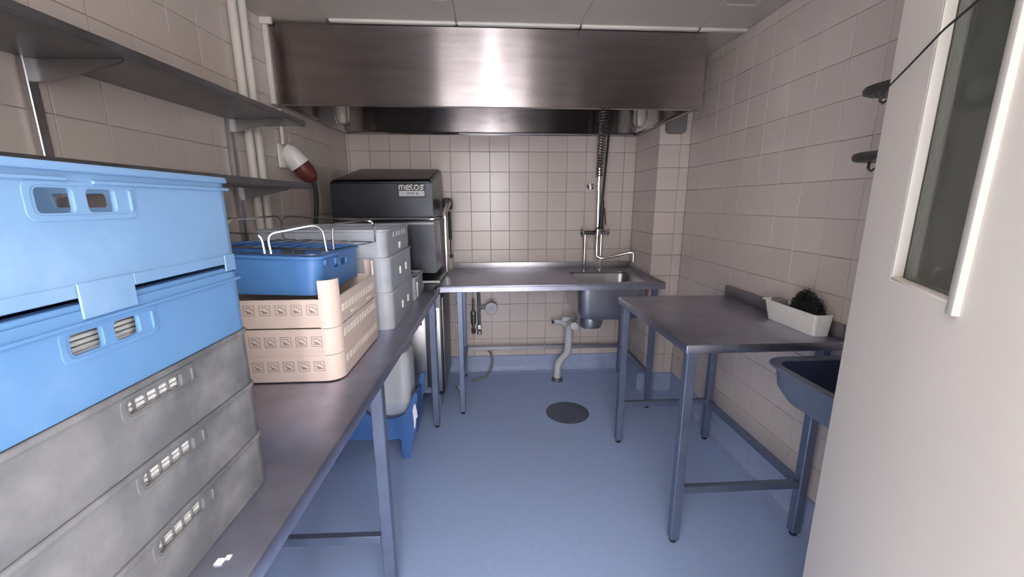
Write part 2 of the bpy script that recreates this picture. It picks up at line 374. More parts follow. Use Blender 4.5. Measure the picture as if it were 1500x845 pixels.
# ceiling trim over the extractor canopy, in lengths, and the filler strip at its left end
HY, HX0, HX1, HZ = 2.33, -1.088, 1.203, 1.94
tr = thing('trim_1', None, None, (0, HY - 0.02, ZC - 0.03), kind='structure')
for a, b_ in ((-0.785, -0.143), (-0.143, 0.501), (0.501, 1.14), (1.14, XR)):
    link('strip', G().box(a + 0.008, b_ - 0.004, HY - 0.030, HY - 0.004, ZC - 0.014, ZC, 0.003), 'white_paint', tr)
    link('clip', G().box(a - 0.010, a + 0.010, HY - 0.028, HY - 0.002, ZC - 0.010, ZC - 0.001, 0.003), 'steel_dark', tr)
tag(link('trim_2', G().box(xl(HY) + 0.002, HX0 - 0.002, HY - 0.012, HY + 0.03, HZ, ZC - 0.02, 0.003).box(xl(HY) - 0.0, HX0 + 0.03, HY - 0.03, HY - 0.0125, ZC - 0.03, ZC, 0.003), 'white_paint'), kind='structure')

# door standing open on the right, with its slit of glass
a_ = R(30); DE = Vector((0.8356, 0.85, 0)); dd = Vector((math.sin(a_), math.cos(a_), 0)); DW, DH, DT = 0.80, 2.06, 0.04
# local frame of the door: x from the free edge towards the hinge, y into the leaf (away from the camera side), z up
nn = Vector((dd.y, -dd.x, 0))
DMX = Matrix(((-dd.x, nn.x, 0, DE.x), (-dd.y, nn.y, 0, DE.y), (0, 0, 1, 0.008), (0, 0, 0, 1)))
door = thing('door_1', None, None, kind='structure'); door.matrix_world = DMX; WM[door.name] = DMX
# mirrored frame is avoided: use rotation only
rzd = math.atan2(-dd.y, -dd.x); DMX = T((DE.x, DE.y, 0.008)) @ Matrix.Rotation(rzd, 4, 'Z')
door.matrix_world = DMX; WM[door.name] = DMX
# in this frame +x runs to the hinge and +y points to the far side or the near side:
sgn = 1.0 if (Matrix.Rotation(rzd, 3, 'Z') @ Vector((0, 1, 0))).dot(nn) > 0 else -1.0
W0, W1, WZ0, WZ1 = 0.19, 0.425, 1.282, 1.93
leaf = curve_mesh([[(0, 0), (DW, 0), (DW, DH), (0, DH)], [(W0, WZ0), (W1, WZ0), (W1, WZ1), (W0, WZ1)]], DT, 0.0015)
LM = Matrix(((1, 0, 0, 0), (0, 0, 1, 0), (0, 1, 0, 0), (0, 0, 0, 1)))
link('leaf', G().mesh(leaf, T((0, sgn * DT / 2, 0)) @ LM), 'door_paint', door, local=True)
yg = sgn * 0.020
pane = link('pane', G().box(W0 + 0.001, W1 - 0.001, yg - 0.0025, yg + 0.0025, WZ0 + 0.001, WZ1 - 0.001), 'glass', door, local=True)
for ya, yb in ((0.0005, 0.0165), (0.0235, 0.0395)):
    link('glazing_bead', G().box(W0 + 0.0005, W0 + 0.006, sgn * ya, sgn * yb, WZ0 + 0.006, WZ1 - 0.006, 0.001), 'bead_paint', door, local=True)
    link('glazing_bead', G().box(W0 + 0.0005, W1 - 0.0005, sgn * ya, sgn * yb, WZ0 + 0.0005, WZ0 + 0.006, 0.001), 'door_paint', door, local=True)
    link('glazing_bead', G().box(W0 + 0.0005, W1 - 0.0005, sgn * ya, sgn * yb, WZ1 - 0.006, WZ1 - 0.0005, 0.001), 'door_paint', door, local=True)
link('glazing_bead', G().box(W1 - 0.006, W1 + 0.012, sgn * -0.008, sgn * 0.0165, WZ0 - 0.008, WZ1, 0.0015), 'bead_paint', door, local=True)
for z in (0.25, 1.03, 1.8):
    link('hinge', G().lathe([(0.009, z - 0.05), (0.009, z + 0.05)], (DW + 0.008, 0.0, 0), 12), 'steel', door, local=True)
trj = thing('trim_3', None, None, (0.455, 0.08, 0), kind='structure')
link('jamb', G().box(0.445, 0.469, 0.0, 0.135, 0, ZC, 0.003), 'white_paint', trj)

# ================================================================ LARGE FITTINGS
# extractor canopy
hood = thing('extractor_hood', 'wide stainless steel extractor canopy under the ceiling over the sink and dishwasher', 'extractor hood', (0.05, 2.8, HZ))
th = 0.004
link('front_panel', G().box(HX0, HX1, HY, HY + th, HZ, ZC - 0.016, 0.001, 1).box(HX0, HX1, HY + th, HY + 0.03, HZ, HZ + th), 'hood', hood)
link('back_panel', G().box(HX0 + 0.05, PX0 - 0.008, YB - 0.012, YB - 0.008, HZ, ZC - 0.016).box(HX0 + 0.05, PX0 - 0.008, YB - 0.030, YB - 0.012, HZ, HZ + 0.02, 0.003), 'hood', hood)
g = G(); g.loft([[Vector((xl(y) + 0.012, y, HZ)), Vector((xl(y) + 0.016, y, HZ)), Vector((xl(y) + 0.016, y, ZC - 0.018)), Vector((xl(y) + 0.012, y, ZC - 0.018))] for y in (HY + 0.031, YB - 0.013)])
g.loft([[Vector((xl(y) + 0.016, y, HZ)), Vector((xl(y) + 0.040, y, HZ)), Vector((xl(y) + 0.040, y, HZ + 0.018)), Vector((xl(y) + 0.016, y, HZ + 0.018))] for y in (HY + 0.031, YB - 0.031)])
link('side_panel', g, 'hood', hood)
sx = PX0 - 0.012
link('side_panel', G().box(sx, sx + th, HY + 0.005, YB - 0.013, HZ, ZC - 0.018).box(sx - 0.024, sx, HY + 0.031, YB - 0.031, HZ, HZ + 0.018, 0.003), 'hood', hood)
link('top_panel', G().box(HX0 + 0.03, sx, HY + 0.005, YB - 0.013, ZC - 0.04, ZC - 0.018), 'steel_dark', hood)
link('rail', G().tube([(-0.2, YB - 0.06, HZ + 0.006), (1.14, YB - 0.06, HZ + 0.006)], 0.006, 8), 'steel', hood)
def hood_lamp(x, label):
    y = 2.95; L = thing('hood_lamp', label, 'lamp', (x, y, 1.945), group='caged lamps inside the canopy')
    g = G().lathe([(0.012, 1.955), (0.030, 1.962), (0.043, 1.985), (0.046, 2.02), (0.046, 2.20)], (x, y, 0), 20)
    link('glass_jar', g, 'opal', L)
    for k in range(4):
        an = R(45 + 90 * k); c, s_ = math.cos(an) * 0.053, math.sin(an) * 0.053
        link('cage_bar', G().tube([(x + c * 0.2, y + s_ * 0.2, 1.947), (x + c * 0.8, y + s_ * 0.8, 1.955), (x + c, y + s_, 1.985), (x + c, y + s_, 2.21)], 0.0032, 6), 'steel_dark', L)
    link('lamp_holder', G().lathe([(0.06, 2.20), (0.06, 2.298)], (x, y, 0), 20), 'steel_dark', L)
hood_lamp(-0.958, 'caged opal jar lamp at the left inner end of the steel canopy')
hood_lamp(1.084, 'caged opal jar lamp at the right inner end of the steel canopy')

for o in hood.children:
    uv = o.data.uv_layers.new(name='brush')
    for lp in o.data.loops:
        v = o.data.vertices[lp.vertex_index].co; uv.data[lp.index].uv = (v.x + v.y, v.z)
# generic square leg with foot
def leg(parent, x, y, ztop, w=0.038, mat_='leg', local=False, foot=True):
    l = link('leg', G().box(x - w / 2, x + w / 2, y - w / 2, y + w / 2, 0.018, ztop, 0.003, 1), mat_, parent, local=local)
    if foot: link('foot', G().lathe([(w * 0.36, 0.0), (w * 0.42, 0.004), (w * 0.40, 0.019)], (x, y, 0), 12), 'rubber', l, local=local)
    return l
# sink worktop along the back wall
SX0, SX1, SY0, SZ = -0.312, 1.178, 2.545, 0.905
sk = thing('sink_worktop', 'long stainless steel sink worktop along the tiled back wall', 'sink', (0.43, 2.9, 0))
BX0, BX1, BY0, BY1 = 0.625, 1.085, 2.63, 3.07
top = curve_mesh([[(SX0, SY0), (SX1, SY0), (SX1, 3.262), (SX0, 3.262)], rrect(BX0, BX1, BY0, BY1, 0.06)], 0.004, 0.0008)
g = G().mesh(top, T((0, 0, SZ - 0.002)))
g.box(SX0, SX1, SY0, SY0 + 0.012, SZ - 0.036, SZ - 0.004, 0.002, 1)
g.box(SX0, SX0 + 0.01, SY0 + 0.013, 3.25, SZ - 0.036, SZ - 0.004)
link('worktop', g, 'steel_top', sk)
link('front_rim', G().box(SX0, SX1, SY0 - 0.002, SY0 + 0.014, SZ - 0.001, SZ + 0.006, 0.003), 'steel_top', sk)
link('side_rim', G().box(SX1 - 0.022, SX1 + 0.003, SY0 + 0.0145, 3.245, SZ - 0.03, SZ + 0.012, 0.004), 'steel_dark', sk)
link('splashback', G().box(SX0 + 0.03, SX1, 3.247, 3.262, SZ - 0.01, SZ + 0.055, 0.003), 'steel', sk)
# basin bowl: rounded bowl lofted down to its floor
def ring(x0, x1, y0, y1, r, z): return [Vector((x, y, z)) for x, y in rrect(x0, x1, y0, y1, r)]
g = G(); rs = []
for ins, z, r in ((-0.012, SZ - 0.0045, 0.07), (-0.006, SZ - 0.012, 0.065), (0.0, SZ - 0.03, 0.06), (0.006, SZ - 0.215, 0.06), (0.02, SZ - 0.25, 0.06), (0.05, SZ - 0.265, 0.05)):
    rs.append(ring(BX0 + ins, BX1 - ins, BY0 + ins, BY1 - ins, r, z))
g.loft(rs, cap0=False)
g2 = G()
rs2 = [ring(BX0 - 0.016 + i, BX1 + 0.016 - i, BY0 - 0.016 + i, BY1 + 0.016 - i, 0.075, z) for i, z in ((0, SZ - 0.005), (0.004, SZ - 0.03), (0.012, SZ - 0.22), (0.03, SZ - 0.262), (0.06, SZ - 0.277))]
g2.loft(rs2, cap0=False)
bowl = link('bowl', g, 'steel', sk, recalc=True)
link('bowl_underside', g2, 'steel', sk)
link('strainer_cup', G().lathe([(0.088, SZ - 0.27), (0.088, SZ - 0.315), (0.078, SZ - 0.345), (0.05, SZ - 0.355)], (0.735, 2.76, 0), 24), 'steel', sk)
for x, y in ((-0.185, 2.575), (1.12, 2.575), (-0.198, 3.20), (1.12, 3.20)): leg(sk, x, y, SZ - 0.036, 0.036)
link('rear_rail', G().box(-0.179, 1.10, 3.185, 3.215, 0.228, 0.262, 0.003, 1), 'steel', sk)
for x in (-0.185, 1.12): link('side_rail', G().box(x - 0.014, x + 0.014, 2.595, 3.18, 0.240, 0.268, 0.003, 1), 'leg', sk)
# waste pipe under the bowl
wp = thing('waste_pipe', 'pale grey plastic waste pipe bending from the sink bowl to the floor', 'pipe', (0.57, 3.06, 0))
def arc(pts, n=6):
    """round the inner corners of a polyline"""
    P = [Vector(p) for p in pts]; out = [P[0]]
    for a, b, c in zip(P, P[1:], P[2:]):
        r = min((b - a).length, (c - b).length) * 0.42
        s_, e = b + (a - b).normalized() * r, b + (c - b).normalized() * r
        for k in range(n + 1):
            t_ = k / n; out.append(s_.lerp(b, t_).lerp(b.lerp(e, t_), t_))
    out.append(P[-1]); return out
link('pipe', G().tube(arc([(0.66, 2.93, 0.505), (0.66, 3.10, 0.50), (0.655, 3.12, 0.33), (0.66, 3.13, 0.22), (0.565, 3.09, 0.14), (0.56, 3.07, 0.018)]), 0.030, 14), 'pvc', wp)
link('branch', G().tube(arc([(0.52, 3.19, 0.47), (0.62, 3.16, 0.47), (0.66, 3.12, 0.44)]), 0.022, 12), 'pvc', wp)
link('upper_pipe', G().tube([(0.60, 3.10, 0.515), (0.69, 3.06, 0.515), (0.735, 2.80, 0.53)], 0.022, 12), 'pvc', wp)
link('floor_flange', G().lathe([(0.048, 0.0), (0.048, 0.012), (0.036, 0.026)], (0.56, 3.07, 0), 20), 'steel_dark', wp)
link('valve_knob', G().lathe([(0.012, 3.14), (0.013, 3.18), (0.010, 3.19)], (0.53, 0, 0.475), 12, 'Y'), 'black', wp)

# pre-rinse tap with spring hose
TY = 3.12
tap = thing('prerinse_tap', 'chrome pre-rinse tap with tall riser, coiled spring hose and swivel spout', 'tap', (0.85, TY, SZ))
for x in (0.765, 0.893):
    link('feed_pipe', G().tube([(x, TY, SZ + 0.001), (x, TY, 1.195)], 0.011, 12).lathe([(0.022, SZ + 0.0005), (0.022, SZ + 0.008), (0.014, SZ + 0.016)], (x, TY, 0), 16), 'chrome', tap)
link('mixer_body', G().tube([(0.752, TY, 1.205), (0.925, TY, 1.205)], [0.018, 0.019], 14).lathe([(0.022, 1.155), (0.026, 1.17), (0.026, 1.24), (0.016, 1.25)], (0.862, TY - 0.005, 0), 16), 'chrome', tap)
for x, n_ in ((0.735, 0), (0.945, 1)):
    link('handle', G().tube([(x - 0.012, TY, 1.205), (x + 0.012, TY, 1.205)], 0.014, 10).bar((x, TY - 0.028, 1.215), (x, TY + 0.028, 1.195), 0.008).bar((x, TY, 1.175), (x, TY, 1.235), 0.008), 'chrome', tap)
link('riser', G().tube([(0.862, TY, 1.24), (0.858, TY, 1.6), (0.855, TY, 1.93), (0.858, TY, 2.08)], 0.0085, 10), 'chrome', tap)
link('wall_bracket', G().tube([(0.855, TY, 1.56), (0.83, 3.19, 1.56), (0.825, 3.262, 1.56)], 0.007, 8).lathe([(0.028, 3.245), (0.030, 3.262)], (0.825, 0, 1.56), 16, 'Y'), 'chrome', tap)
def helix(a, b, r, turns, n=12, phase=0):
    a, b = Vector(a), Vector(b); d = (b - a); L_ = d.length; d.normalize(); u = d.cross(Vector((0, 1, 0))).normalized(); v = d.cross(u)
    return [a + d * (L_ * k / (turns * n)) + u * r * math.cos(2 * math.pi * k / n + phase) + v * r * math.sin(2 * math.pi * k / n + phase) for k in range(turns * n + 1)]
link('spring', G().tube(helix((0.856, TY - 0.005, 1.63), (0.868, TY - 0.005, 2.10), 0.024, 24), 0.0048, 6), 'steel_dark', tap)
link('hose', G().tube(arc([(0.858, TY - 0.01, 1.7), (0.868, TY - 0.02, 2.12), (0.895, TY - 0.05, 2.17), (0.906, TY - 0.07, 2.08), (0.885, TY - 0.06, 1.66), (0.872, TY - 0.06, 1.42)]), 0.0095, 10), 'rubber', tap)
link('spray_valve', G().tube([(0.876, TY - 0.06, 1.45), (0.872, TY - 0.062, 1.36), (0.868, TY - 0.065, 1.28), (0.867, TY - 0.07, 1.235)], [0.013, 0.016, 0.017, 0.026], 12).bar((0.884, TY - 0.085, 1.40), (0.895, TY - 0.09, 1.27), 0.012), 'black', tap)
link('spout', G().tube(arc([(0.855, TY - 0.02, 1.19), (0.853, TY - 0.03, 1.02), (0.90, TY - 0.045, 1.005), (1.08, 3.0, 1.06), (1.112, 2.99, 1.06), (1.112, 2.988, 0.99)]), 0.0105, 12), 'chrome', tap)

# pedestal-less steel work table on the right wall
RT = thing('work_table', 'stainless steel work table with an upstand against the right wall', 'table', (1.06, 1.8, 0))
X0, X1, Y0, Y1, ZT = 0.752, 1.398, 1.405, 2.225, 0.90
g = G().box(X0, X1, Y0, Y1, ZT - 0.036, ZT, 0.004)
link('tabletop', g, 'steel_top', RT)
link('upstand', G().box(1.386, 1.398, 1.425, 2.225, ZT, ZT + 0.062, 0.003), 'steel_dark', RT)
for x, y in ((0.782, 1.432), (1.326, 1.432), (0.782, 2.17), (1.326, 2.17)): leg(RT, x, y, ZT - 0.036, 0.038)
for y in (1.432, 2.17): link('stretcher', G().box(0.80, 1.307, y - 0.014, y + 0.014, 0.238, 0.270, 0.003, 1), 'leg', RT)
link('stretcher', G().box(1.312, 1.340, 1.452, 2.15, 0.233, 0.265, 0.003, 1), 'leg', RT)

# long steel table on the left
LT_RZ = -R(1.25)
LT = thing('bench_table', 'long stainless steel bench table against the left wall carrying stacked crates', 'table', (-0.338, 1.25, 0), LT_RZ)
g = G().box(-0.775, 0.0, -1.06, 1.235, 0.862, 0.90, 0.004)
link('tabletop', g, 'steel_top', LT, local=True)
link('end_guard', G().box(-0.09, 0.006, 1.2355, 1.262, 0.868, 0.94, 0.006).box(-0.012, 0.006, 1.10, 1.2352, 0.905, 0.93, 0.004), 'black', LT, local=True)
for x in (-0.032, -0.735):
    for y in (-1.02, 0.0, 1.165): leg(LT, x, y, 0.862, 0.040, local=True)
for y in (-1.02, 0.0, 1.165):
    link('stretcher', G().box(-0.714, -0.053, y - 0.014, y + 0.014, 0.243, 0.275, 0.003, 1), 'leg', LT, local=True)
link('stretcher', G().box(-0.749, -0.721, -0.998, -0.022, 0.243, 0.275, 0.003, 1), 'leg', LT, local=True)
link('stretcher', G().box(-0.749, -0.721, 0.022, 1.143, 0.243, 0.275, 0.003, 1), 'leg', LT, local=True)

# hood type dishwasher
DX0, DX1, DY0, DY1 = -0.968, -0.345, 2.62, 3.20
dw = thing('dishwasher', 'dark steel hood-type dishwasher with a maker plate in the back left corner', 'dishwasher', (-0.65, 2.92, 0))
link('lower_body', G().box(DX0 + 0.02, DX1 + 0.025, DY0 + 0.05, DY1, 0.10, 0.885, 0.006), 'washer', dw)
for x in (DX0 + 0.06, DX1 - 0.015):
    for y in (DY0 + 0.09, DY1 - 0.05): link('leg', G().lathe([(0.022, 0.0), (0.022, 0.02), (0.014, 0.03), (0.014, 0.10)], (x, y, 0), 12), 'chrome', dw)
link('wash_deck', G().box(DX0 + 0.005, DX1 + 0.03, DY0 + 0.02, DY1, 0.886, 0.93, 0.005), 'steel_dark', dw)
# service panels with catches on the camera side and on the aisle side
for xa, xb in ((-0.80, -0.43), (-0.425, -0.33)):
    p = link('access_panel', G().box(xa, xb, DY0 + 0.040, DY0 + 0.0495, 0.13, 0.74, 0.003), 'steel', dw)
    link('catch', G().box(xb - 0.045, xb - 0.022, DY0 + 0.030, DY0 + 0.0398, 0.62, 0.72, 0.003).lathe([(0.008, DY0 + 0.024), (0.008, DY0 + 0.031)], (xb - 0.034, 0, 0.70), 10, 'Y'), 'black', p)
link('access_panel', G().box(DX1 + 0.0255, DX1 + 0.034, DY0 + 0.08, DY1 - 0.04, 0.13, 0.80, 0.003), 'steel_dark', dw)
# hood cover: sloping roof
g = G()
def dq(z, i): return z
prof0 = [(DX0, DY0), (DX1 + 0.012, DY0), (DX1 + 0.018, DY1), (DX0, DY1)]
low = [Vector((x, y, 0.985)) for x, y in prof0]
sh = [Vector((DX0, DY0, 1.555)), Vector((DX1 + 0.001, DY0, 1.56)), Vector((DX1 + 0.004, DY1, 1.668)), Vector((DX0, DY1, 1.668))]
tp = [Vector((DX0 + 0.02, DY0 + 0.02, 1.577)), Vector((DX1 - 0.015, DY0 + 0.02, 1.580)), Vector((DX1 - 0.012, DY1 - 0.01, 1.684)), Vector((DX0 + 0.03, DY1 - 0.01, 1.684))]
g.loft([low, sh, tp])
bmesh.ops.bevel(g.bm, geom=g.bm.edges[:], offset=0.006, segments=2, affect='EDGES')
hc = link('hood_cover', g, 'washer', dw)
link('hood_seam', G().box(DX0 + 0.01, DX1 + 0.006, DY0 - 0.004, DY0 - 0.0002, 1.300, 1.312), 'steel_dark', hc)
hz = 1.335
hd = link('handle', G().tube(arc([(DX0 - 0.01, 3.05, hz + 0.02), (DX0 - 0.012, DY0 - 0.05, hz), (-0.33, DY0 - 0.05, hz), (-0.285, DY0 - 0.02, hz + 0.01), (-0.277, 3.02, hz + 0.115)]), 0.0125, 12), 'chrome', dw)
link('pivot_block', G().box(-0.318, -0.25, 2.96, 3.08, hz + 0.05, hz + 0.135, 0.015), 'black', dw)
link('lift_arm', G().bar((-0.277, 2.72, hz + 0.03), (-0.262, 3.02, hz + 0.12), 0.02, 0.03, 0.003), 'steel', dw)
link('guide_post', G().box(-0.316, -0.296, 2.98, 3.0, 0.93, hz + 0.12, 0.004), 'chrome', dw)
link('gas_strut', G().tube([(-0.272, 2.99, hz + 0.04), (-0.270, 2.99, 1.17)], 0.013, 10).tube([(-0.270, 2.99, 1.17), (-0.268, 2.99, 1.06)], 0.005, 8).lathe([(0.014, 1.035), (0.014, 1.06)], (-0.268, 2.99, 0), 10), 'black', dw)
# maker plate
pl = link('maker_plate', G().box(-0.553, -0.381, DY0 - 0.0035, DY0 - 0.0005, 1.468, 1.555, 0.001, 1), 'plate_black', dw)
link('model_strip', G().box(-0.546, -0.388, DY0 - 0.0045, DY0 - 0.0036, 1.475, 1.508), 'plate_grey', pl)
def block_word(x0, z0, h, wd):
    """squared wide lower-case letters: bars and legs in a unit cell"""
    b_ = 0.24; glyphs = [(1.25, [(0, 1, .78, 1), (0, .15, 0, 1), (.425, .575, 0, 1), (.85, 1, 0, 1)]),
        (1.0, [(0, 1, .80, 1), (0, 1, .40, .58), (0, 1, 0, .20), (0, .2, 0, 1), (.8, 1, .4, 1)]),
        (0.55, [(0, .36, 0, 1.18), (0, 1, 0, .20), (0, .8, .80, 1)]),
        (1.0, [(0, 1, .78, 1), (0, 1, 0, .22), (0, .2, 0, 1), (.8, 1, 0, 1)]),
        (1.0, [(0, 1, .80, 1), (0, 1, .40, .60), (0, 1, 0, .20), (0, .2, .4, 1), (.8, 1, 0, .6)])]
    gap_ = 0.13; tot = sum(q[0] for q in glyphs) + gap_ * 4; u = wd / tot; x = x0; g = G()
    for w_, rects in glyphs:
        for a, b, c, d in rects: g.box(x + a * w_ * u, x + b * w_ * u, DY0 - 0.0044, DY0 - 0.0035, z0 + c * h, z0 + d * h)
        x += (w_ + gap_) * u
    return g
link('lettering', block_word(-0.546, 1.514, 0.030, 0.158), 'sign_white', pl, smooth=False)
me = text_mesh('WD 6', 0.03, 0.0004)
xs_ = [v.co.x for v in me.vertices]; ys_ = [v.co.y for v in me.vertices]
sx_ = 0.074 / (max(xs_) - min(xs_)); sy_ = 0.017 / (max(ys_) - min(ys_)); cx_ = (max(xs_) + min(xs_)) / 2; cy_ = (max(ys_) + min(ys_)) / 2
link('lettering', G().mesh(me, T((-0.463, DY0 - 0.0050, 1.4925)) @ FY @ Matrix.Diagonal((sx_, sy_, 1, 1)) @ T((-cx_, -cy_, 0))), 'plate_black', pl)

# wall shelves on the left
def left_shelf(zu, label, y0=0.30):
    rz = -math.atan(0.045)
    sh = thing('wall_shelf', label, 'shelf', (-0.872, 2.13, zu), rz, 'steel wall shelves on the left wall')
    # local: x to the aisle (0 = front edge), y along the wall, back towards camera is negative
    link('shelf_board', G().box(-0.262, 0.0, -2.13 + y0, 0.0, 0.0, 0.004).box(-0.006, 0.0, -2.13 + y0, 0.0, 0.0045, 0.026, 0.001, 1).box(-0.262, -0.256, -2.13 + y0, 0.0, 0.0045, 0.04), 'steel_dark', sh, local=True)
    for yy in (-0.175, -0.935):
        br = link('bracket', G().prism([(-0.262, -0.001), (-0.262, -0.058), (-0.20, -0.050), (-0.03, -0.012), (-0.012, -0.001)], 'Y', yy - 0.003, yy + 0.003), 'steel', sh, local=True)
        link('hook', G().box(-0.270, -0.256, yy - 0.012, yy + 0.012, -0.075, -0.002, 0.002), 'chrome', br, local=True)
    return sh
left_shelf(1.797, 'upper steel wall shelf on the left, above the other shelf')
left_shelf(1.503, 'lower steel wall shelf on the left, just above the blue crates')
for y, lab in ((1.20, 'slim steel shelf upright on the left wall nearest the camera'), (1.955, 'slim steel shelf upright on the left wall beside the two pipes')):
    x = xl(y)
    up_ = thing('shelf_upright', lab, 'shelf upright', (x, y, 1.0), group='shelf uprights on the left wall')
    link('channel', G().box(x + 0.002, x + 0.020, y - 0.014, y + 0.014, 1.0, 1.90, 0.002, 1), 'steel', up_)

# shelves on the right wall (their far ends show past the door)
def right_shelf(zu, label, hookx):
    sh = thing('bracket_shelf', label, 'shelf', (1.28, 0.8, zu), group='steel shelves on the right wall')
    out = rrect(1.150, 1.395, 0.28, 1.268, 0.05)
    me = curve_mesh([out], 0.006, 0.001)
    g = G().mesh(me, T((0, 0, zu + 0.003)))
    g.tube([(x, y, zu + 0.014) for x, y in out], 0.014, 8, closed=True)
    link('shelf_board', g, 'steel_black', sh)
    for y in (1.18, 0.45):
        link('bracket', G().prism([(1.402, zu), (1.402, zu - 0.09), (1.385, zu - 0.09), (1.18, zu - 0.03), (1.18, zu)], 'Y', y - 0.004, y + 0.004).lathe([(0.024, zu - 0.055), (0.028, zu - 0.03), (0.028, zu - 0.0005)], (1.20, y, 0), 14), 'steel_black', sh)
    link('hook', G().tube([(1.165, 1.205, zu), (1.162, 1.205, zu - 0.022), (1.168, 1.200, zu - 0.03), (1.176, 1.196, zu - 0.022)], 0.004, 6), 'chrome', sh)
right_shelf(1.745, 'upper dark steel shelf on the right wall, partly behind the open door', 1)
right_shelf(1.553, 'lower dark steel shelf on the right wall, partly behind the open door', 1)

# small hand basin on the right wall, partly behind the door
hb = thing('hand_basin', 'dark rounded wall basin on the right wall, partly hidden by the door', 'basin', (1.22, 1.05, 0.7))
BA = (1.040, 1.402, 0.70, 1.378)
g = G(); g.loft([ring(BA[0] + i, BA[1] - i * 0.0, BA[2] + i, BA[3] - i, r, z) for i, z, r in ((0.02, 0.848, 0.075), (0.022, 0.83, 0.075), (0.028, 0.775, 0.08), (0.055, 0.735, 0.08), (0.09, 0.725, 0.06))], cap0=False)
bmesh.ops.reverse_faces(g.bm, faces=g.bm.faces[:])
link('bowl', g, 'basin_in', hb, recalc=False)
g = G(); g.loft([ring(BA[0] + i, BA[1] - 0.0, BA[2] + i, BA[3] - i, r, z) for i, z, r in ((0.006, 0.846, 0.08), (0.010, 0.82, 0.08), (0.014, 0.77, 0.085), (0.04, 0.722, 0.085), (0.085, 0.708, 0.06))], cap0=False)
link('bowl_underside', g, 'sink_blue', hb)
rim = curve_mesh([rrect(BA[0] - 0.008, BA[1] + 0.0, BA[2] - 0.008, BA[3] + 0.008, 0.085), rrect(BA[0] + 0.018, BA[1] - 0.018, BA[2] + 0.018, BA[3] - 0.018, 0.075)], 0.010, 0.003)
link('rim', G().mesh(rim, T((0, 0, 0.848))), 'sink_blue', hb)
link('wall_bracket', G().box(1.36, 1.402, 0.85, 0.88, 0.64, 0.706, 0.004).box(1.36, 1.402, 1.18, 1.21, 0.64, 0.706, 0.004), 'steel_dark', hb)

# ================================================================ CRATES
def crate_sides(g, x0, x1, y0, y1, z0, z1, holes_x, holes_y=(), t=0.006, r=0.03, far_only=False, floor_=True):
    """open box of four plates with rounded handle holes; holes_x on both faces across X: (yc, zc, w, h), holes_y on faces across Y"""
    for x, s_ in ((x1 - t / 2, 1), (x0 + t / 2, -1)):
        hs = [rrect(yc - w / 2, yc + w / 2, zc - h / 2, zc + h / 2, min(0.006, h * 0.45)) for yc, zc, w, h in holes_x]
        me = curve_mesh([[(y0 + r, z0), (y1 - r, z0), (y1 - r, z1), (y0 + r, z1)]] + hs, t, 0.0008)
        g.mesh(me, T((x, 0, 0)) @ FX)
    for y in (y0 + t / 2, y1 - t / 2):
        hs = [rrect(xc - w / 2, xc + w / 2, zc - h / 2, zc + h / 2, min(0.006, h * 0.45)) for xc, zc, w, h in holes_y if y > (y0 + y1) / 2 or not far_only]
        me = curve_mesh([[(x0 + r, z0), (x1 - r, z0), (x1 - r, z1), (x0 + r, z1)]] + hs, t, 0.0008)
        g.mesh(me, T((0, y, 0)) @ FY)
    for cx, cy, a0 in ((x1 - r, y1 - r, 0), (x0 + r, y1 - r, 90), (x0 + r, y0 + r, 180), (x1 - r, y0 + r, 270)):
        o = [(cx + (r) * math.cos(R(a0 + 15 * k)), cy + (r) * math.sin(R(a0 + 15 * k))) for k in range(7)]
        i = [(cx + (r - t) * math.cos(R(a0 + 15 * k)), cy + (r - t) * math.sin(R(a0 + 15 * k))) for k in range(7)]
        g.prism(o + i[::-1], 'Z', z0, z1)
    if floor_: g.prism(rrect(x0 + 0.002, x1 - 0.002, y0 + 0.002, y1 - 0.002, r), 'Z', z0, z0 + 0.005)
    return g
def rim_ring(x0, x1, y0, y1, z0, z1, r, t, gap=None):
    me = curve_mesh([rrect(x0, x1, y0, y1, r), rrect(x0 + t, x1 - t, y0 + t, y1 - t, max(0.004, r - t))], z1 - z0, min(0.0025, (z1 - z0) * 0.3))
    return G().mesh(me, T((0, 0, (z0 + z1) / 2)))
CX0, CX1, CY0, CY1 = -0.84, -0.44, 0.225, 0.742
def lattice(parent, x, y0, y1, z0, z1, n=5, tilt=0.0):
    """white slatted lattice seen through a handle hole"""
    k = 0
    z = z0
    while z < z1:
        link('slat', G().box(x - 0.003, x + 0.003, y0, y1, z, z + 0.0052, 0.001, 1), 'lattice', parent); z += 0.0072
    for j in range(n + 1):
        y = y0 + (y1 - y0) * j / n
        link('lattice_bar', G().box(x + 0.0032, x + 0.0056, y - 0.0014, y + 0.0014, z0 - 0.002, z1 + 0.004), 'grey_crate', parent)
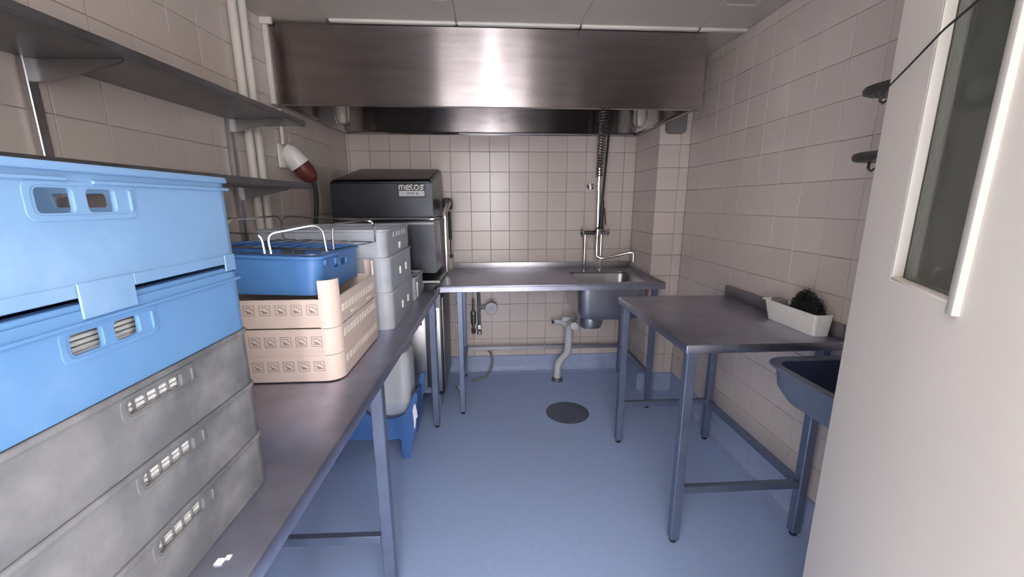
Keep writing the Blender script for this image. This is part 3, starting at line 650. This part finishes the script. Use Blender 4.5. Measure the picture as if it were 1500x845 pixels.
def stack_crate(z0, z1, m, label, hz, hy0, hy1, hh, split, ends=()):
    cr = thing('stacking_crate', label, 'crate', ((CX0 + CX1) / 2, (CY0 + CY1) / 2, z0), group='crates stacked on the near end of the bench table')
    yc, wd = (hy0 + hy1) / 2, hy1 - hy0
    if split:
        bw = 0.013; hol = [(hy0 + (wd - bw) * 0.26, hz, (wd - bw) * 0.52, hh), (hy1 - (wd - bw) * 0.24, hz, (wd - bw) * 0.48, hh)]
    else: hol = [(yc, hz, wd, hh)]
    g = crate_sides(G(), CX0, CX1, CY0, CY1, z0 + 0.001, z1 - 0.008, hol, ends)
    body = link('body', g, m, cr)
    # proud moulded frame round the handle with its bright end rib
    fr = curve_mesh([rrect(hy0 - 0.010, hy1 + 0.026, hz - hh / 2 - 0.007, hz + hh / 2 + 0.006, 0.010), rrect(hy0 - 0.004, hy1 + 0.020, hz - hh / 2 - 0.002, hz + hh / 2 + 0.002, 0.009)], 0.0010, 0.0003)
    link('handle_frame', G().mesh(fr, T((CX1 + 0.0003, 0, 0)) @ FX), m, body)
    link('end_rib', G().box(CX1 - 0.0005, CX1 + 0.0022, hy1 + 0.0165, hy1 + 0.0215, hz - hh * 0.45, hz + hh * 0.45, 0.0012, 2), m, body)
    return cr, body
# grey crates (bottom three)
grey = [(0.9005, 1.004, 'bottom scuffed grey crate of the near stack, resting on the steel bench'),
        (1.0045, 1.106, 'middle scuffed grey crate of the near stack, between two grey crates'),
        (1.1065, 1.2095, 'top scuffed grey crate of the near stack, directly under the blue crates')]
for (z0, z1, lab), (hz_, a, b_) in zip(grey, ((0.991, 0.478, 0.565), (1.091, 0.477, 0.567), (1.188, 0.477, 0.566))):
    hz_ = min(hz_, z1 - 0.019)
    cr, body = stack_crate(z0, z1, 'grey_crate', lab, hz_ - 0.004, a, b_, 0.020, False)
    rim = rim_ring(CX0 - 0.001, CX1 + 0.0012, CY0 - 0.002, CY1 + 0.0012, z1 - 0.0078, z1, 0.03, 0.012)
    link('rim', rim, 'grey_crate', cr)
    lt = link('insert_frame', G().box(CX1 - 0.018, CX1 - 0.009, a - 0.02, b_ + 0.02, hz_ - 0.026, hz_ - 0.0215), 'lattice', cr)
    lattice(lt, CX1 - 0.0125, a - 0.02, b_ + 0.02, hz_ - 0.021, hz_ + 0.008, 7)
# blue crate under the top one
cr, body = stack_crate(1.2105, 1.3235, 'blue2', 'lower bright blue crate of the near stack, directly on the grey crates', 1.282, 0.429, 0.517, 0.025, True)
link('rim', rim_ring(CX0 + 0.006, CX1 - 0.004, CY0 + 0.004, CY1 - 0.004, 1.3155, 1.3235, 0.03, 0.012), 'blue2', cr)
link('ledge', G().box(CX1 - 0.001, CX1 + 0.003, CY0 + 0.03, CY1 - 0.012, 1.300, 1.304, 0.001, 1), 'blue2', body)
lt = link('insert_frame', G().box(CX1 - 0.030, CX1 - 0.020, 0.40, 0.54, 1.262, 1.266), 'lattice', cr)
z = 1.267
while z < 1.292:
    link('slat', G().box(CX1 - 0.029, CX1 - 0.022, 0.40, 0.54, z, z + 0.0045, 0.001, 1), 'lattice', lt); z += 0.0065
# top blue crate
cr, body = stack_crate(1.330, 1.472, 'blue', 'top pale-scuffed blue crate of the near stack, just under the lower shelf', 1.433, 0.429, 0.518, 0.027, True, [(-0.712, 1.435, 0.032, 0.024), (-0.660, 1.435, 0.036, 0.024)])
link('rim', rim_ring(CX0 - 0.001, CX1 + 0.004, CY0 - 0.002, CY1 + 0.002, 1.463, 1.472, 0.03, 0.012), 'blue', cr)
link('ledge', G().box(CX1 - 0.001, CX1 + 0.0035, CY0 + 0.03, 0.462, 1.453, 1.457, 0.001, 1).box(CX1 - 0.001, CX1 + 0.0035, 0.49, CY1 - 0.012, 1.451, 1.455, 0.001, 1), 'blue', body)
link('centre_tab', G().box(CX1 - 0.0005, CX1 + 0.0022, 0.448, 0.518, 1.306, 1.3455, 0.001, 1), 'blue', body)
link('corner_tab', G().box(CX1 - 0.0005, CX1 + 0.0022, 0.695, 0.722, 1.318, 1.3455, 0.001, 1), 'blue', body)
link('skirt', G().box(CX1 - 0.001, CX1 + 0.0016, CY0 + 0.03, 0.447, 1.331, 1.345, 0.0008, 1).box(CX1 - 0.001, CX1 + 0.0016, 0.519, 0.694, 1.331, 1.345, 0.0008, 1), 'blue', body)
single('paper_scrap', G().box(-0.416, -0.404, 0.528, 0.540, 0.9005, 0.903, 0.001, 1).box(-0.406, -0.398, 0.537, 0.546, 0.9005, 0.902, 0.0006, 1), 'paper', 'tiny torn white paper scrap lying on the bare steel bench edge', 'paper')

# beige dish racks with pictograms
BX_0, BX_1, BY_0, BY_1 = -0.945, -0.446, 1.165, 1.625
def pictogram(parent, x, z, s_, seed):
    rnd = random.Random(seed); y = BY_0 - 0.0007; g = G(); lw = 0.0016
    def seg(ax, az, bx, bz, wd=lw):
        d = Vector((bx - ax, 0, bz - az)); n_ = Vector((-d.z, 0, d.x)).normalized() * wd / 2
        v = [Vector((ax, y, az)), Vector((bx, y, bz))]
        pts = [v[0] + n_, v[1] + n_, v[1] - n_, v[0] - n_]
        g.prism([(p.x, p.z) for p in pts], 'Y', y, y + 0.0009)
    h = s_ / 2
    for q in ((-h, -h, h, -h), (h, -h, h, h), (h, h, -h, h), (-h, h, -h, -h)): seg(x + q[0], z + q[1], x + q[2], z + q[3], 0.0011)
    k = rnd.random()
    seg(x - h * 0.7, z + h * 0.55, x + h * 0.2, z + h * 0.7 - k * 0.002); seg(x + h * 0.2, z + h * 0.65, x + h * 0.75, z - h * 0.1 * k)
    seg(x - h * 0.7, z - h * 0.6, x + h * 0.7, z - h * (0.5 + 0.2 * k)); seg(x - h * 0.5, z - h * 0.1, x + h * 0.4, z - h * 0.45, 0.0026)
    seg(x - h * 0.65, z + h * 0.3 * k, x - h * 0.1, z - h * 0.5, 0.0022)
    link('pictogram', g, 'print', parent, smooth=False)
def rack(z0, z1, label, slot, pz, posts):
    cr = thing('dish_rack', label, 'dish rack', ((BX_0 + BX_1) / 2, (BY_0 + BY_1) / 2, z0), group='beige dish racks stacked on the bench table')
    r = 0.045; t = 0.007; g = G()
    zp, zb = z0 + 0.0006, z1 - 0.0006; za = zp + (0.0045 if posts else 0)      # the top rack's panels stop short of the rack below
    for x in (BX_1 - t / 2, BX_0 + t / 2):
        hs = [rrect(BY_0 + r + 0.006, BY_1 - r * 0.4, slot - 0.0125, slot + 0.0125, 0.003)]
        me = curve_mesh([[(BY_0 + r, za), (BY_1 - r, za), (BY_1 - r, zb), (BY_0 + r, zb)]] + [[(BY_0 + r + 0.008, slot - 0.0125), (BY_1 - r - 0.008, slot - 0.0125), (BY_1 - r - 0.008, slot + 0.0125), (BY_0 + r + 0.008, slot + 0.0125)]], t, 0.0008)
        g.mesh(me, T((x, 0, 0)) @ FX)
    for y in (BY_0 + t / 2, BY_1 - t / 2):
        me = curve_mesh([[(BX_0 + r, za), (BX_1 - r, za), (BX_1 - r, zb), (BX_0 + r, zb)]], t, 0.0008); g.mesh(me, T((0, y, 0)) @ FY)
    body = link('body', g, 'beige', cr)
    for cx, cy, a0 in ((BX_1 - r, BY_1 - r, 0), (BX_0 + r, BY_1 - r, 90), (BX_0 + r, BY_0 + r, 180), (BX_1 - r, BY_0 + r, 270)):
        o = [(cx + r * math.cos(R(a0 + 11.25 * k)), cy + r * math.sin(R(a0 + 11.25 * k))) for k in range(9)]
        i = [(cx + (r - t) * math.cos(R(a0 + 11.25 * k)), cy + (r - t) * math.sin(R(a0 + 11.25 * k))) for k in range(9)]
        link('corner_post', G().prism(o + i[::-1], 'Z', zp, zb + posts), 'beige', cr)
    for x in (BX_1 - 0.002, BX_0 + 0.002):
        link('slat_band', G().box(x - 0.003, x + 0.0025, BY_0 + r + 0.009, BY_1 - r - 0.009, slot - 0.0118, slot + 0.0118, 0.0008, 1), 'beige_in', cr)
    for k in range(12):
        y = BY_0 + r + 0.02 + k * (BY_1 - BY_0 - 2 * r - 0.04) / 11
        link('rib', G().box(BX_1 + 0.0002, BX_1 + 0.0011, y - 0.0008, y + 0.0008, slot - 0.0115, slot + 0.0115), 'beige', cr)
    for k in range(9):
        pictogram(body, -0.508 - k * 0.0445 - (0.004 if posts else 0), pz, 0.030, k * 7 + int(z0 * 100))
    return cr
r1 = rack(0.9045, 0.985, 'bottom beige dish rack of three, standing on the steel bench', 0.955, 0.953, 0)
for x in (BX_0 + 0.06, BX_1 - 0.12):
    for y in (BY_0 + 0.03, BY_1 - 0.06): link('foot', G().box(x, x + 0.05, y, y + 0.03, 0.9003, 0.905, 0.001, 1), 'beige', r1)
link('base_grid', G().box(BX_0 + 0.05, BX_1 - 0.05, BY_0 + 0.01, BY_1 - 0.01, 0.906, 0.911), 'beige', r1)
rack(0.9855, 1.068, 'middle beige dish rack between two beige racks', 1.040, 1.030, 0)
r3 = rack(1.0685, 1.157, 'top beige dish rack with raised corner posts holding the blue tray', 1.118, 1.127, 0.056)
for y in (1.30, 1.47): link('clip', G().box(BX_1 - 0.0005, BX_1 + 0.003, y, y + 0.05, 1.085, 1.090, 0.001, 1), 'beige_in', r3)

# blue tray on the racks
TX0, TX1, TY0, TY1 = -0.925, -0.504, 1.213, 1.590
tray = thing('blue_tray', 'deep blue plastic tray sitting on the beige dish racks', 'tray', (TX1, 1.39, 1.158))
crate_sides(g := G(), TX0, TX1, TY0, TY1, 1.158, 1.266, [(1.36, 1.235, 0.055, 0.024), (1.425, 1.235, 0.055, 0.024)], [(-0.772, 1.237, 0.042, 0.024), (-0.722, 1.237, 0.042, 0.024)], r=0.035, far_only=True)
tb = link('body', g, 'blue_deep', tray)
link('rim', rim_ring(TX0 - 0.006, TX1 + 0.006, TY0 - 0.006, TY1 + 0.006, 1.2662, 1.275, 0.038, 0.012), 'blue_deep', tray)
link('lug', G().box(TX1 - 0.0005, TX1 + 0.006, 1.335, 1.365, 1.235, 1.258, 0.002), 'blue_deep', tb)
link('lug', G().box(TX1 - 0.0005, TX1 + 0.006, 1.25, 1.262, 1.245, 1.262, 0.002), 'blue_deep', tb)
tray.rotation_euler = (0, R(2.4), 0)          # its left side rides on the taller corner posts
# chrome wire baskets resting on the tray (they follow its tilt)
wa = thing('wire_basket', 'chrome wire basket with a long loop over the far half of the blue tray', 'wire basket', (TX1, 1.60, 1.2775), group='chrome wire baskets resting on the tray rim')
q_ = [(-0.505, 1.348), (-0.448, 1.640), (-0.80, 1.640), (-0.83, 1.348)]
link('base_wire', G().tube([(x, y, 1.282) for x, y in q_], 0.0028, 6, closed=True), 'chrome', wa)
for (xa, ya), (xb, yb) in ((q_[0], q_[1]), (q_[3], q_[2]), (q_[1], q_[2])):
    link('loop', G().tube(arc([(xa, ya + 0.004, 1.282), (xa + 0.003, ya - 0.012, 1.366), (xb, yb - 0.010, 1.372), (xb, yb, 1.282)]), 0.0032, 6), 'chrome', wa)
for k in range(6):
    x = -0.77 + k * 0.045
    link('cross_wire', G().tube([(x, 1.349, 1.2855), (x + 0.01, 1.639, 1.2855)], 0.0018, 5), 'chrome', wa)
wa.rotation_euler = (0, R(2.4), 0)
wb = thing('wire_basket', 'chrome wire basket with tall loops over the near half of the blue tray', 'wire basket', (TX1, 1.25, 1.2775), group='chrome wire baskets resting on the tray rim')
link('base_wire', G().tube([(x, y, 1.281) for x, y in rrect(-0.90, -0.506, 1.213, 1.330, 0.02)], 0.0028, 6, closed=True), 'chrome', wb)
for pts in ([(-0.632, 1.213, 1.281), (-0.640, 1.213, 1.338), (-0.514, 1.288, 1.369), (-0.507, 1.300, 1.281)],
            [(-0.650, 1.213, 1.281), (-0.657, 1.213, 1.338), (-0.84, 1.213, 1.338), (-0.84, 1.213, 1.281)],
            [(-0.895, 1.325, 1.281), (-0.895, 1.325, 1.345), (-0.895, 1.225, 1.345), (-0.895, 1.225, 1.281)]):
    link('loop', G().tube(arc(pts), 0.0032, 6), 'chrome', wb)
wb.rotation_euler = (0, R(2.4), 0)

# pale crates beyond the racks
PX_0, PX_1, PY_0, PY_1 = -0.93, -0.404, 1.675, 2.165
pale = [(0.9005, 1.063, 'bottom pale grey crate of three beyond the beige racks', 0), (1.0635, 1.211, 'middle pale grey crate of three beyond the beige racks', 1), (1.2115, 1.327, 'top pale grey crate of three, its rim near the dishwasher hood', 2)]
for z0, z1, lab, k in pale:
    off = (0.0, -0.002, -0.008)[k]; yo = (0, -0.004, -0.012)[k]
    cr = thing('storage_crate', lab, 'crate', ((PX_0 + PX_1) / 2, (PY_0 + PY_1) / 2, z0), group='pale crates stacked beyond the beige racks')
    hol = [(1.80 + 0.06 * j, z1 - 0.030, 0.042, 0.028) for j in range(5)] if k == 2 else []
    body = link('body', crate_sides(G(), PX_0, PX_1 + off, PY_0 + yo, PY_1, z0 + 0.0005, z1 - 0.010, hol, r=0.035), 'pale_crate', cr)
    link('rim', rim_ring(PX_0 - 0.001, PX_1 + off + 0.003, PY_0 + yo - 0.003, PY_1 + 0.002, z1 - 0.0098, z1, 0.036, 0.014), 'pale_crate', cr)
    if k < 2:
        for y in (1.86, 1.99): link('lug', G().box(PX_1 + off - 0.0005, PX_1 + off + 0.006, y, y + 0.025, z0 + 0.05, z0 + 0.085, 0.003), 'lattice', body)
    else: link('lug', G().box(PX_1 + off - 0.0005, PX_1 + off + 0.006, 1.90, 1.93, z0 + 0.015, z0 + 0.045, 0.003), 'lattice', body)
cr = thing('storage_crate', 'low pale grey crate alone at the far end of the bench beside the dishwasher', 'crate', (-0.65, 2.33, 0.9))
body = link('body', crate_sides(G(), -0.90, -0.400, 2.205, 2.472, 0.9005, 1.020, [], r=0.02), 'pale_crate', cr)
link('rim', rim_ring(-0.902, -0.397, 2.203, 2.474, 1.0202, 1.030, 0.02, 0.012), 'pale_crate', cr)
link('lug', G().box(-0.4005, -0.394, 2.24, 2.262, 0.915, 1.0, 0.003), 'lattice', body)

# ================================================================ SMALLER THINGS
# white bin with a black scourer on the right table
wbin = thing('white_bin', 'narrow white plastic bin on the right work table against the upstand', 'bin', (1.345, 1.6, ZT))
g = G(); X_0, X_1, Y_0, Y_1 = 1.300, 1.380, 1.462, 1.745
outr = [ring(X_0 + i, X_1 - i, Y_0 + i, Y_1 - i + 0.0, 0.012, z) for i, z in ((0.006, ZT + 0.001), (0.0, ZT + 0.09))]
outr[1] = [Vector((v.x, v.y + (0.022 if v.y > 1.6 else 0), v.z)) for v in outr[1]]
inr = [ring(X_0 + i, X_1 - i, Y_0 + i, Y_1 - i, 0.010, z) for i, z in ((0.004, ZT + 0.09), (0.010, ZT + 0.006))]
inr[0] = [Vector((v.x, v.y + (0.020 if v.y > 1.6 else 0), v.z)) for v in inr[0]]
g.loft(outr + inr); link('body', g, 'white_pl', wbin)
link('lip', G().box(X_0 - 0.002, X_1 + 0.002, Y_1 + 0.018, Y_1 + 0.034, ZT + 0.084, ZT + 0.092, 0.003), 'white_pl', wbin)
# scourer: tangled curls in a mound
g = G(); rs_ = random.Random(3)
for k in range(300):
    a = rs_.random() * 2 * math.pi; rr = rs_.random() ** 0.5
    cx, cy = 1.340 + 0.031 * rr * math.cos(a), 1.562 + 0.088 * rr * math.sin(a)
    cz = ZT + 0.075 + (1 - rr ** 2) * 0.075 * (0.85 + 0.4 * rs_.random())
    q = Matrix.Rotation(rs_.random() * 6.28, 3, 'Z') @ Matrix.Rotation(rs_.random() * 3.1, 3, 'X'); r0 = 0.006 + 0.008 * rs_.random()
    pts = [Vector((cx, cy, cz)) + q @ Vector((r0 * math.cos(u * 0.9), r0 * math.sin(u * 0.9), 0.0016 * u)) for u in range(9)]
    g.tube(pts, 0.0011, 4)
g.lathe([(0.004, 0), (0.024, 0.006), (0.028, 0.03), (0.02, 0.055), (0.004, 0.064)], (0, 0, 0), 14)
for v in g.bm.verts:
    if abs(v.co.x) < 0.1: v.co = Vector((1.340 + v.co.x, 1.562 + v.co.y * 2.7, ZT + 0.055 + v.co.z * 1.25))
single('scouring_pad', g, 'scourer', 'shaggy black scouring pad heaped in the white bin', 'scourer')
single('grey_sponge', G().box(1.318, 1.362, 1.690, 1.750, ZT + 0.045, ZT + 0.100, 0.008), 'grey_pl', 'small grey sponge tucked at the far end of the white bin', 'sponge')

# floor drain
dr = thing('floor_drain', 'round dark steel floor drain cover set in the blue-grey floor', 'drain', (0.541, 2.54, 0))
link('cover', G().lathe([(0.142, 0.0002), (0.142, 0.003), (0.136, 0.005), (0.10, 0.005)], (0.541, 2.54, 0), 40), 'drain', dr)
link('ring', G().lathe([(0.150, 0.0001), (0.150, 0.0022), (0.1425, 0.0028)], (0.541, 2.54, 0), 40), 'drain', dr)

# pressure gauge and valves under the sink worktop
pg = thing('pressure_gauge', 'round pressure gauge on a steel pipe under the sink worktop', 'gauge', (0.0, 3.22, 0.3))
link('pipe', G().tube(arc([(-0.13, 3.23, 0.86), (-0.075, 3.22, 0.72), (-0.078, 3.22, 0.60), (-0.075, 3.22, 0.40)]), 0.014, 10).tube([(-0.078, 3.22, 0.59), (-0.01, 3.21, 0.59)], 0.013, 10), 'steel_dark', pg)
gc = link('case', G().lathe([(0.050, 3.165), (0.052, 3.175), (0.050, 3.215)], (0.025, 0, 0.592), 28, 'Y'), 'steel_dark', pg)
link('dial', G().lathe([(0.044, 3.1635), (0.044, 3.1648)], (0.025, 0, 0.592), 28, 'Y'), 'dial', gc)
link('needle', G().bar((0.014, 3.1625, 0.586), (0.042, 3.1625, 0.600), 0.003, 0.001), 'black', gc)
link('nut', G().lathe([(0.021, 0.41), (0.021, 0.445)], (-0.075, 3.22, 0), 6), 'chrome', pg)
link('nut', G().lathe([(0.019, 0.36), (0.019, 0.392)], (-0.075, 3.22, 0), 6), 'steel_dark', pg)
sv = thing('stop_valve', 'dark stop valve on a short pipe left of the pressure gauge', 'valve', (-0.135, 3.22, 0.35))
link('pipe', G().tube([(-0.125, 3.232, 0.36), (-0.123, 3.232, 0.66)], 0.011, 10), 'steel_dark', sv)
link('body', G().lathe([(0.016, 0.44), (0.022, 0.46), (0.022, 0.52), (0.026, 0.535), (0.016, 0.56)], (-0.124, 3.232, 0), 12), 'steel_dark', sv)
link('nut', G().lathe([(0.019, 0.37), (0.019, 0.405)], (-0.125, 3.232, 0), 6), 'black', sv)
hose = single('water_hose', G().tube(arc([(-0.06, 3.242, 0.235), (0.01, 3.24, 0.205), (0.035, 3.215, 0.12), (0.0, 3.15, 0.03), (-0.08, 3.10, 0.0125), (-0.14, 3.08, 0.0125)], 8), 0.010, 10), 'grey_pl', 'grey flexible hose curling down to the floor below the gauge', 'hose')
single('drain_hose', G().tube(arc([(-0.255, 3.245, 0.62), (-0.20, 3.245, 0.74), (-0.19, 3.245, 0.80)], 6), 0.010, 8), 'rubber', 'short black hose behind the front leg of the sink worktop', 'hose')

# left wall services
def wall_pipe(y, z0, z1, r, label):
    x = xl(y) + r + 0.004
    return single('wall_pipe', G().tube([(x, y, z0), (x, y, z1)], r, 12), 'white_paint', label, 'pipe', 'painted pipes on the left wall')
wall_pipe(2.065, 0.93, ZC - 0.001, 0.019, 'cream painted vertical pipe on the left wall, the nearer of two')
wall_pipe(2.135, 0.93, ZC - 0.001, 0.019, 'cream painted vertical pipe on the left wall, the farther of two')
so = thing('power_socket', 'white industrial wall socket with a dark red plug and black cable', 'socket', (xl(2.39), 2.39, 1.6))
x = xl(2.39) + 0.002
link('back_plate', G().box(x, x + 0.014, 2.315, 2.425, 1.62, 1.745, 0.006), 'white_pl', so)
link('housing', G().tube([(x + 0.015, 2.365, 1.72), (x + 0.035, 2.375, 1.705), (x + 0.062, 2.392, 1.665), (x + 0.078, 2.402, 1.64)], [0.040, 0.050, 0.056, 0.058], 20), 'white_pl', so)
link('plug', G().tube([(x + 0.079, 2.403, 1.638), (x + 0.095, 2.415, 1.61), (x + 0.118, 2.432, 1.573), (x + 0.125, 2.437, 1.555)], [0.050, 0.052, 0.042, 0.022], 18), 'red', so)
link('cable', G().tube(arc([(x + 0.124, 2.437, 1.56), (x + 0.132, 2.445, 1.48), (x + 0.115, 2.44, 1.32), (x + 0.05, 2.46, 1.05)]), 0.012, 10), 'rubber', so)
link('conduit', G().tube([(x + 0.012, 2.37, 1.746), (x + 0.012, 2.37, 1.925)], 0.010, 10), 'white_paint', so)

# grey box on the pier, under the canopy edge
vb = thing('wall_box', 'dark grey rounded box fixed high on the tiled pier', 'wall box', (1.29, PY0 - 0.02, 1.9))
me = curve_mesh([rrect(1.225, 1.355, 1.895, 2.03, 0.025)], 0.035, 0.004)
link('case', G().mesh(me, T((0, PY0 - 0.0195, 0)) @ FY), 'grey_pl', vb)
link('lid', G().mesh(curve_mesh([rrect(1.235, 1.345, 1.905, 2.02, 0.02)], 0.006, 0.002), T((0, PY0 - 0.0405, 0)) @ FY), 'grey_pl', vb)

# ceiling fixtures at the top of the picture
for cx, cy, lab in ((-0.235, 2.03, 'flat ceiling hatch near the middle of the ceiling'), (1.19, 2.0, 'flat ceiling hatch near the right wall')):
    ch = thing('ceiling_hatch', lab, 'ceiling hatch', (cx, cy, ZC - 0.02))
    link('frame', G().mesh(curve_mesh([rrect(cx - 0.09, cx + 0.09, cy - 0.17, cy + 0.05, 0.01), rrect(cx - 0.072, cx + 0.072, cy - 0.152, cy + 0.032, 0.008)], 0.012, 0.002), T((0, 0, ZC - 0.0065))), 'ceiling', ch)
    link('grille', G().box(cx - 0.071, cx + 0.071, cy - 0.151, cy + 0.031, ZC - 0.008, ZC - 0.002), 'grout_pale', ch)

# jerrycan in a blue cradle under the bench
jc = thing('jerrycan', 'large milky white jerrycan standing in the blue stand under the bench', 'canister', (-0.585, 2.24, 0.21))
JX0, JX1, JY0, JY1 = -0.71, -0.448, 2.13, 2.335
def jring(i, z, r=0.045): return ring(JX0 + i, JX1 - i, JY0 + i, JY1 - i, r, z)
link('lower_shell', G().loft([jring(0.045, 0.216), jring(0.02, 0.225), jring(0.004, 0.26), jring(0.0, 0.32)], cap1=True), 'liquid', jc)
link('upper_shell', G().loft([jring(0.0, 0.3202), jring(0.0, 0.58), jring(0.012, 0.615), jring(0.06, 0.64)]), 'can', jc)
link('grip', G().tube(arc([(-0.66, 2.235, 0.63), (-0.66, 2.235, 0.70), (-0.53, 2.235, 0.70), (-0.53, 2.235, 0.63)]), 0.013, 10), 'can', jc)
link('cap', G().lathe([(0.030, 0.632), (0.030, 0.67), (0.026, 0.675)], (-0.495, 2.235, 0), 18), 'blue_stand', jc)
st = thing('canister_stand', 'blue plastic stand with splayed legs holding the jerrycan under the bench', 'stand', (-0.62, 2.25, 0))
# cross panels: concave cradle top, legs below
def cradle(y):
    pts = [(-0.895, 0.004), (-0.865, 0.004), (-0.80, 0.128), (-0.505, 0.125), (-0.498, 0.004), (-0.462, 0.004), (-0.432, 0.13), (-0.398, 0.400), (-0.418, 0.405), (-0.445, 0.33), (-0.475, 0.275), (-0.53, 0.250), (-0.63, 0.252), (-0.685, 0.285), (-0.715, 0.325), (-0.755, 0.33), (-0.80, 0.21)]
    return link('end_panel', G().prism(pts, 'Y', y, y + 0.022), 'blue_stand', st)
cradle(2.085); cradle(2.355)
link('side_panel', G().prism([(2.1075, 0.15), (2.3545, 0.15), (2.3545, 0.33), (2.1075, 0.38)], 'X', -0.432, -0.420), 'blue_stand', st)
link('shelf_panel', G().box(-0.80, -0.434, 2.1075, 2.3545, 0.19, 0.212, 0.003), 'blue_stand', st)
pk = G().prism([(-0.426, 0.180), (-0.418, 0.205), (-0.413, 0.25), (-0.404, 0.262), (-0.407, 0.30), (-0.413, 0.338), (-0.420, 0.335), (-0.430, 0.30), (-0.427, 0.25)], 'Y', 2.0832, 2.0846)
link('torn_label', pk, 'paper', st)
single('steel_tin', G().lathe([(0.034, 0.0003), (0.036, 0.004), (0.034, 0.012), (0.028, 0.014)], (-0.235, 2.985, 0), 20), 'chrome', 'small shiny steel cap lying on the floor beside the dishwasher', 'cap')

# black bag behind the glass
g = G(); bmesh.ops.create_icosphere(g.bm, subdivisions=4, radius=1.0)
rb = random.Random(5)
from mathutils import noise
for v in g.bm.verts:
    n_ = noise.noise(v.co * 2.3) * 0.28 + noise.noise(v.co * 6.0) * 0.10
    q = v.co * (1 + n_); zz = q.z
    v.co = Vector((1.322 + q.x * 0.052, 1.13 + q.y * 0.11, 1.13 + zz * 0.12))
bg = thing('black_bag', 'crumpled shiny black plastic bag hanging behind the door glass', 'bag', (1.33, 1.13, 1.0))
link('sack', g, 'bag', bg)
link('hook', G().tube(arc([(1.404, 1.13, 1.32), (1.37, 1.13, 1.32), (1.355, 1.13, 1.30), (1.352, 1.13, 1.20)]), 0.004, 8), 'chrome', bg)

# black cable across the door
single('black_cable', G().tube(arc([(1.126, 1.185, 1.735), (0.98, 1.02, 1.685), (0.843, 0.875, 1.652), (0.795, 0.808, 1.655), (0.761, 0.745, 1.668), (0.72, 0.676, 1.679), (0.701, 0.640, 1.688), (0.672, 0.590, 1.690), (0.640, 0.535, 1.694), (0.60, 0.465, 1.72), (0.56, 0.39, 1.78)], 4), 0.0019, 6), 'rubber', 'thin black cable slung across the open door in front of its glass', 'cable')

# frame added round the unseen area light behind the camera
wn = thing('light_surround', None, None, (REAR[0], REAR[1], REAR[2] - 0.5), kind='structure')
for xa, xb, za, zb in ((-0.14, -0.075, -0.68, 0.68), (0.075, 0.14, -0.68, 0.68), (-0.074, 0.074, 0.61, 0.68), (-0.074, 0.074, -0.68, -0.61)):
    link('surround_bar', G().box(REAR[0] + xa, REAR[0] + xb, REAR[1] - 0.03, REAR[1] + 0.03, REAR[2] + za, REAR[2] + zb, 0.004), 'white_paint', wn)
bpy.context.view_layer.update()
